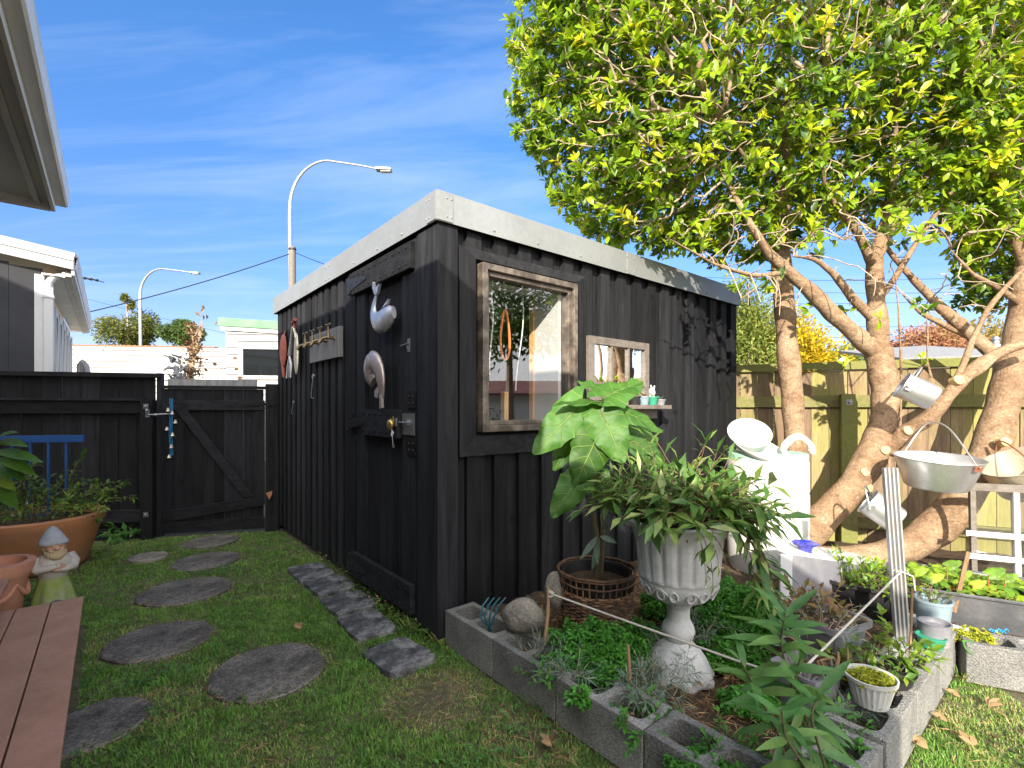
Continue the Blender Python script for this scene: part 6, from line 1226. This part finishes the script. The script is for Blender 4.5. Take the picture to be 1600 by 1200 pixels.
# street lamps, pole, wires, antenna
def lamp(px, ytop, xt, yend, Y, label, rr):
    b = D(px, 640, Y); b[2] = 0; zt_ = D(px, ytop, Y)[2]; xe = D(xt, yend, Y); t = thing('street_lamp', b, label, 'street lamp', 'curved street lamps'); W = xe[0]-b[0]
    q = [b, b + (.04*W, 0, zt_*.5), b + (.03*W, 0, zt_*.80)]
    for s_ in np.linspace(0, 1, 12)[1:]: a = math.pi/2*s_; q.append(b + (.03*W + .36*W*(1-math.cos(a)), 0, zt_*.83 + zt_*.17*math.sin(a)))
    q += [b + (.7*W, 0, zt_-(zt_-xe[2])*.5), np.array([xe[0]-.1*W, Y, xe[2]+.02])]
    obj('pole', MB().tube(q, np.interp(np.arange(len(q)), [0, 3, len(q)-1], [rr*1.5, rr*1.1, rr*.5]), 10), M['steel'], t, smooth=True)
    hd = obj('lamp_head', MB(None, (xe[0]-.1*W, Y, xe[2])).prism([(-.05*W, -.15, -.02), (.10*W, -.15, -.05), (.10*W, .15, -.05), (-.05*W, .15, -.02)], (0, 0, .11)), M['steel'], t, bevel=.03)
    obj('lens', MB(None, (xe[0]-.1*W, Y, xe[2])).box(0, .09*W, -.1, .1, -.075, -.05), M['white_dirty'], hd)
lamp(448, 251, 612, 266, 19., 'tall curved galvanised street lamp rising behind the shed roof', .06); lamp(216, 420, 312, 427, 32., 'smaller distant white street lamp above the olive tree', .075)
pl_ = thing('power_pole', D(457, 638, 18)*(1, 1, 0), 'weathered wooden power pole beside the tall street lamp', 'power pole')
tp_ = D(457, 386, 18.); obj('pole', MB().tube([D(457, 638, 18)*(1, 1, 0), tp_], [.16, .115], 12), M['grey_wood'], pl_, smooth=True); obj('top_bracket', MB().tube([tp_ - (0, 0, .12), tp_ - (0, 0, .06)], .135, 12), M['iron'], pl_)
def wire(a, b, r, lab, sag=.3, grp=None): obj('power_wire', MB().tube(sagline(np.array(a), np.array(b), sag, 20), r, 4, rnd=.5), M['iron'], label=lab, cat='wire', group=grp)
wire(tp_ - (.1, 0, .25), D(60, 505, 14), .016, 'thick black wire running from the power pole down to the left', .15); wire(tp_ + (.1, 0, -.2), D(700, 440, 14), .012, 'thin wire running from the power pole down behind the shed roof')
wire(D(0, 430, 40), D(460, 545, 40), .012, 'faint thin wire crossing the sky above the olive tree', .2)
for k, (y0, y1) in enumerate(((432, 428), (448, 452), (470, 462), (500, 505), (518, 522))): wire(D(1080, y0, 40), D(1620, y1, 36), .014, ('topmost', 'second', 'third', 'fourth', 'lowest')[k] + ' of five distant wires behind the tree trunks', .4, 'distant wires behind the trunks')
m = MB(); a_, b_ = D(104, 430, 12), D(152, 438, 12); m.tube([a_, b_], .012, 5)
for k in range(6): p = a_ + (b_-a_)*(k/5); m.tube([p-(0, .2, .0), p+(0, .2, .0)], .01, 4); m.sphere(p, .035, 6, 5)
m.tube([b_*.5+a_*.5, D(60, 432, 11.8)], .01, 5); obj('tv_antenna', m, M['iron'], label='thin television antenna over the grey house', cat='antenna')
# behind the right fence
far_tree((8.76, 15.30, 2.06), (1.95, 1.36, 2.71), 0, 'yellow', 'bright yellow bush beyond the timber fence', 17000, .13, .08, 26, 'yellow_bush', 'bush', 5)
far_tree((7.29, 14.76, 2.29), (1.53, 1.08, 3.47), 0, 'green_bush', 'green shrub between the shed and the yellow bush', 14000, .13, .08, 24, 'green_shrub', 'bush', 6)
far_tree((10.72, 16.17, 1.46), (1.57, 0.99, 2.27), 0, 'green_bush', 'yellow green shrub right of the yellow bush', 12000, .13, .08, 20, 'green_shrub', 'bush', 7)
far_tree((12.45, 16.50, 1.68), (2.25, 1.20, 1.82), 0, 'ochre', 'low ochre shrub behind the forked tree trunk', 7000, .1, .06, 12, 'low_shrub', 'bush', 8)
far_tree((19.0, 22, 3.3), (3.4, 1.8, 2.2), 0, 'red_bush', 'russet autumn tree beyond the fence', 12000, .18, .15, 14, 'autumn_tree', 'tree', 9)
far_tree((24.2, 25, 3.9), (3.2, 2, 2.4), 0, 'ochre', 'ochre autumn tree at the far right above the fence', 9000, .2, .15, 12, 'autumn_tree', 'tree', 10)
far_tree((13.6, 20, 2.4), (2.2, 1.8, 1.6), 0, 'far_b', 'dark green tree far behind the trunks', 3600, .18, .15, 12, 'tree', 'tree', 11)
rf = thing('neighbour_shed', (11.5, 12.2, 0), 'low outbuilding with weathered slate grey roof beyond the fence', 'outbuilding')
q1, q2 = D(1405, 563, 10.5), D(1630, 556, 10.5); m = MB(); m.prism([q1, q2, q2+(0, 3, .55), q1+(.7, 3, .5)], (0, 0, .06)); obj('roof', m, M['board_grey'], rf); m = MB(); m.box(q1[0]+.1, q2[0], 10.6, 13.4, 0, q1[2], .5); obj('wall', m, M['grey_wood'], rf)
cf = D(1556, 545, 12.); obj('chimney', MB(None, cf-(0, 0, .3)).lathe([(.003, -.3), (.10, -.3), (.10, .32), (.12, .34), (.12, .40), (.07, .42), (.07, .50), (.10, .52), (.05, .6), (.003, .62)], segs=16), M['steel'], rf, smooth=True)
m = MB(); p = D(1312, 575, 9.); m.tube([p, p+(.0, 0, .12), p+(.06, 0, .16), p+(.14, 0, .12), p+(.13, 0, -.02)], .045, 8); obj('white_fitting', m, M['white'], label='small white curved pipe end above the timber fence', cat='pipe', smooth=True)
# distant hills / land behind trees, neighbour building seen only in window reflections
m = MB(); xs = np.linspace(-160, 200, 60); hh = 4 + 3*np.abs(noise2(xs, xs*0, .03, 4)) ; V = []
for x, h in zip(xs, hh): V += [(x, 190, -1), (x, 200, h), (x, 240, -1)]
q = np.arange(60)[:-1]*3; m.add(V, np.vstack([np.stack([q, q+3, q+4, q+1], 1), np.stack([q+1, q+4, q+5, q+2], 1)]), .5); obj('hills', m, M['far_b'], kind='structure', smooth=True)
far_tree((5.6, 1.9, 3.0), (1.5, 1.3, 1.5), 0, 'lemon_leaf', 'garden tree beside the lawn mirrored in the shed window', 4200, .10, .09, 14, 'garden_shrub', 'tree', 21)
far_tree((5.2, 1.0, .9), (.8, 1.5, .85), 0, 'shrub_leaf', 'dark garden shrub mirrored low in the shed window', 2600, .08, .04, 8, 'garden_shrub', 'bush', 22)
nb = thing('neighbour_house', (13, -2, 0), 'cream neighbouring house with rusty roof mirrored in the shed window', 'house')
obj('wall', MB(rotz(-.25), (13, -2.5, 0)).box(0, 6, -7, 7, 0, 1.75), M['eave_white'], nb); obj('roof', MB(rotz(-.25), (13, -2.5, 0)).prism([(-.4, -7.4, 1.74), (-.4, 7.4, 1.74), (3, 7.4, 2.35), (3, -7.4, 2.35)], (0, 0, .08)), M['red_roof'], nb)
# ------------------------------------------------------------------ grass, weeds, fallen leaves
def in_lawn(x, y):
    u = x*n_[0]+y*n_[1]; v = x*e_[0]+y*e_[1]
    ok = (u < UB-.003) | ((v < VB-.003) & (x < 2.25+ (2.3-y)*0)) 
    ok &= ~((u < -.11) & (v < 3.93)); ok &= ~((u > UB-.015) & (v > 2.3))
    fl = (x-A0[0])*fR[0, 1] + (y-A0[1])*fR[1, 1]; ok &= fl < -.06
    side = (x-p2[0])*(-d2[1]) + (y-p2[1])*d2[0]; ok &= ~((side > -.02) & (x > 1.95) & (v < VB))
    return ok, u, v
def bare(x, y):
    o = np.zeros_like(x)
    for (bx, by, r, s_) in ((-.35, 2.2, .22, 1), (.1, 1.95, .22, .8), (.5, 1.6, .25, .7), (.9, 1.35, .3, .7), (-1.55, 2.1, .3, .45), (-2.2, 2.75, .25, .5), (1.9, 1.75, .3, .6), (1.4, 1.5, .25, .6), (2.2, 2.1, .25, .5), (1.7, 2.0, .14, .5), (1.95, 2.05, .2, .55), (2.35, 1.9, .2, .6), (1.75, 1.55, .2, .5), (-1.1, 3.2, .2, .35), (-2.6, 3.6, .2, .4), (-.9, 1.85, .25, .35), (-1.9, 1.8, .2, .4)): o = np.maximum(o, s_*np.exp(-((x-bx)**2+(y-by)**2)/(r*r)))
    for (sx, sy, r) in stones: d = np.sqrt((x-sx)**2+(y-sy)**2)-r; o = np.maximum(o, .55*np.exp(-(d/.04)**2))
    return o
def mask(x, y):
    ok, u, v = in_lawn(x, y)
    for (sx, sy, r) in stones:
        d = np.hypot(x-sx, y-sy) - r*(1+.06*noise2(x, y, 14, 9)); ok &= d > -.022
    for (u0, u1, v0, v1, a) in PV: ok &= ~((u > u0+.005) & (u < u1-.005) & (v > v0+.005) & (v < v1-.005))
    ok &= ~((u > 1.16) & (u < 1.37) & (v > 2.5) & (v < 3.6) & False)
    for (gx_, gy_, r) in ((-3.90, 3.98, .36), (-3.2, 2.98, .15), (-3.015, 3.2, .1)): ok &= np.hypot(x-gx_, y-gy_) > r
    return ok
def blades(n, ymin, ymax, hmul, wd):
    y = rng.uniform(ymin, ymax, n); x = rng.uniform(-1.13, 1.13, n)*y; ok = mask(x, y); pyy = 638+F*H/y; ok &= pyy < 1260; x, y = x[ok], y[ok]
    b = bare(x, y); ok = rng.random(len(x)) > b*.95; x, y, b = x[ok], y[ok], b[ok]; n = len(x)
    hN = .6 + .3*noise2(x, y, 5, 12) + .3*noise2(x, y, 17, 13); h = hmul*rng.uniform(.5, 1.15, n)*np.clip(hN, .35, 1.3)*(1-.6*b); a = rng.random(n)*6.283; L = rng.uniform(.25, 1.1, n)
    z0 = -.012+.006*noise2(x, y, 4, 3); W = wd*rng.uniform(.6, 1.2, n); s_ = np.stack([-np.sin(a), np.cos(a), np.zeros(n)], 1)*W[:, None]*.5; d_ = np.stack([np.cos(a)*L, np.sin(a)*L, np.ones(n)], 1)
    B = np.stack([x, y, z0], 1); Mi = B + d_*h[:, None]*.5*(.7, .7, 1.1); T = B + d_*h[:, None]*(1, 1, .85)
    V = np.stack([B-s_, B+s_, Mi+s_*.8, Mi-s_*.8, T], 1).reshape(-1, 3); i = np.arange(n)[:, None]*5
    pat = .5+.36*noise2(x, y, 3.1, 31)+.24*noise2(x, y, 11, 44); r = np.clip(.10+.42*pat+rng.normal(0, .13, n) + .5*(b > .3)*rng.random(n) + (rng.random(n) < .03)*.6, 0, 1)
    m = MB(); m.add(V, [i + np.array([0, 1, 2, 3]), i + np.array([3, 2, 4])], None); m.Rr = [r, r]; return m
G1_ = blades(230000, 1.55, 3.2, .038, .0040); obj('lawn_grass', G1_, M['grass'], kind='stuff', label='short green lawn grass nearer the camera', cat='grass')
G2_ = blades(150000, 3.2, 5.4, .036, .0060); obj('lawn_grass', G2_, M['grass'], kind='stuff', label='short green lawn grass towards the gate and fence', cat='grass')
n = 5200; y = rng.uniform(1.6, 5, n); x = rng.uniform(-1.1, 1.1, n)*y; ok = mask(x, y) & (noise2(x, y, 2.6, 77) > .12); x, y = x[ok], y[ok]; n = len(x); l = MB()
for k in range(3): a = rng.random(n)*6.28; l.leaves(np.stack([x, y, rng.uniform(.008, .024, n)], 1), np.stack([np.cos(a), np.sin(a), rng.uniform(0, .4, n)], 1), rng.normal(0, .25, (n, 3))+(0, 0, 1), rng.uniform(.010, .018, n), .012, nseg=2, wide=.6)
obj('clover', l, M['clover'], kind='stuff', label='small clover and weed leaves through the lawn', cat='clover')
n = 6000; y = rng.uniform(1.55, 3.6, n); x = rng.uniform(-1.1, 1.1, n)*y; ok = mask(x, y) & (bare(x, y) > .25); x, y = x[ok], y[ok]; n = len(x); l = MB(); a = rng.random(n)*6.28
l.leaves(np.stack([x, y, np.full(n, .012)], 1), np.stack([np.cos(a), np.sin(a), rng.normal(.1, .1, n)], 1), rng.normal(0, .3, (n, 3))+(0, 0, 1), rng.uniform(.03, .09, n), .003); obj('dry_thatch', l, M['straw'], kind='stuff', label='dry grass clippings on bare patches', cat='thatch')
FL = [(592, 922, .05, 'small tan fallen leaf on the lawn below the pavers'), (470, 982, .06, 'grey brown curled leaf on the lawn left of the pavers'), (1435, 1075, .06, 'pale fallen leaf highest beside the right blocks'), (1460, 1085, .07, 'pale fallen leaf in the lit grass right of the blocks'), (1500, 1090, .06, 'yellow fallen leaf in the grass at right'), (1480, 1128, .06, 'tan fallen leaf below the yellow one at right'), (1545, 1105, .07, 'orange tan fallen leaf near the right picture edge'), (1450, 1170, .08, 'broad pale fallen leaf at the bottom right'), (1520, 1165, .06, 'small pale fallen leaf at the bottom right corner'), (1550, 1150, .05, 'ochre fallen leaf by the right picture edge, lower'), (735, 1015, .05, 'brown fallen leaf at the shed corner foot'), (748, 1025, .05, 'pale brown fallen leaf beside the first block'), (862, 1165, .06, 'orange brown fallen leaf below the second block'), (1500, 1060, .05, 'small pale fallen leaf near the slab end')]
for i in range(13):
    a = (1.2+i*1.7) % 5; cx, cy = [(-.55, 3.3), (-1.7, 3.0), (-.9, 2.0), (.05, 2.05), (-1.9, 4.0), (-.3, 2.6), (-1.2, 2.2), (-2.3, 3.9), (-1.45, 1.85), (-.1, 1.75), (-1.0, 4.2), (-1.75, 2.35), (1.95, 1.85)][i]
    l = MB(); n = 90; q = rng.random(n)**.6*.13; b = rng.random(n)*6.28; wx_, wy_ = cx+q*np.cos(b)*1.4, cy+q*np.sin(b); km = mask(wx_, wy_); wx_, wy_, b = wx_[km], wy_[km], b[km]; n = len(b)
    if n < 12: continue
    l.leaves(np.stack([wx_, wy_, rng.uniform(.0, .02, n)], 1), np.stack([np.cos(b*3), np.sin(b*3), rng.uniform(.2, .9, n)], 1), rng.normal(0, .3, (n, 3))+(0, -.3, 1), rng.uniform(.012, .026, n), .012, nseg=2, wide=.6)
    obj('lawn_weed', l, M['clover' if i % 2 else 'shrub_leaf'], label='low ' + ('clover like' if i % 2 else 'small leafy') + ' weed patch ' + ['left of the nearest paver', 'between the middle stepping stones', 'in front of the largest stepping stone', 'left of the second concrete block', 'near the small pale stone', 'below the row of pavers', 'left of the largest stepping stone', 'left of the second stone from the gate', 'at the bottom of the lawn by the nearest left stone', 'at the bottom edge of the lawn, rightmost', 'between the stones and the far pavers', 'between the deck step and the largest stone', 'in the lit grass right of the blocks'][i], cat='weed', kind='stuff')
for px, py, L, lab in FL:
    p = G(px, py, .022); a = random.random()*6.28; m = MB()
    for k in (-.7, 0, .7): m.leaves([p], [(math.cos(a+k), math.sin(a+k), .25)], [(random.gauss(0, .3), -.3, 1)], [L*(1 if k == 0 else .75)], [L*.45], nseg=3, droop=-.2, fold=.6, rnd=.9)
    obj('fallen_leaf', m, M['dead'], label=lab, cat='leaf', group='fallen leaves on the lawn', smooth=True)
for (px, py, n, h, lab, mt) in ((395, 1, 0, 0, '', ''),): pass
cc = G(200, 838); plant('broad_weed', cc, 'broad leaved weed clump at the foot of the black fence', 'weed', 'clover', n=46, Lr=(.08, .2), el=(.5, 1.4), droop=3, sp=.03, LL=.08, LW=.04, spread=.13)
cc = UV(1.385, 3.1, 0); fm = thing('flowering_weeds', cc, 'low pink flowering weeds along the foot of the shed', 'weed'); l, f = MB(), MB(); n = 900; vv = rng.uniform(2.3, 4.3, n); vv = np.where(rng.random(n) < .6, rng.normal(2.85, .22, n), vv); uu = 1.42 - np.abs(rng.normal(0, .05, n)) ; P = uu[:, None]*n_ + vv[:, None]*e_; P[:, 2] = rng.uniform(.0, .06, n); a = rng.random(n)*6.28
l.leaves(P, np.stack([np.cos(a), np.sin(a), rng.uniform(.1, .8, n)], 1), rng.normal(0, .3, (n, 3))+(0, -.2, 1), .024, .018, nseg=2, wide=.6); obj('foliage', l, M['shrub_leaf'], fm)
for i in range(34): f.sphere(P[i]+(0, 0, .02), .006, 6, 5)
obj('flowers', f, paint('pink petals', (.5, .25, .32), .7, .2), fm)
for (px, py, z, lab) in ((690, 1010, 0, 'tall grass tuft at the foot of the shed corner'), (745, 1020, 0, 'grass tuft at the foot of the first block'), (1400, 1160, 0, 'grass tuft against the near right block'), (1500, 1060, 0, 'grass tuft where the two block rows meet'), (640, 985, 0, 'grass tuft between the two nearest pavers'), (845, 1110, 0, 'grass tuft against the second block')):
    c = G(px, py, z); m = MB(); n = 46; a = rng.random(n)*6.28; q = rng.random(n)*.05; m.leaves(np.stack([c[0]+q*np.cos(a), c[1]+q*np.sin(a), np.zeros(n)], 1), np.stack([np.cos(a)*.4, np.sin(a)*.4, np.ones(n)], 1), np.stack([-np.cos(a), -np.sin(a), np.ones(n)*.2], 1), rng.uniform(.05, .11, n), .005, nseg=3, droop=.3, fold=0); obj('grass_tuft', m, M['grass'], label=lab, cat='grass tuft', group='taller grass tufts')
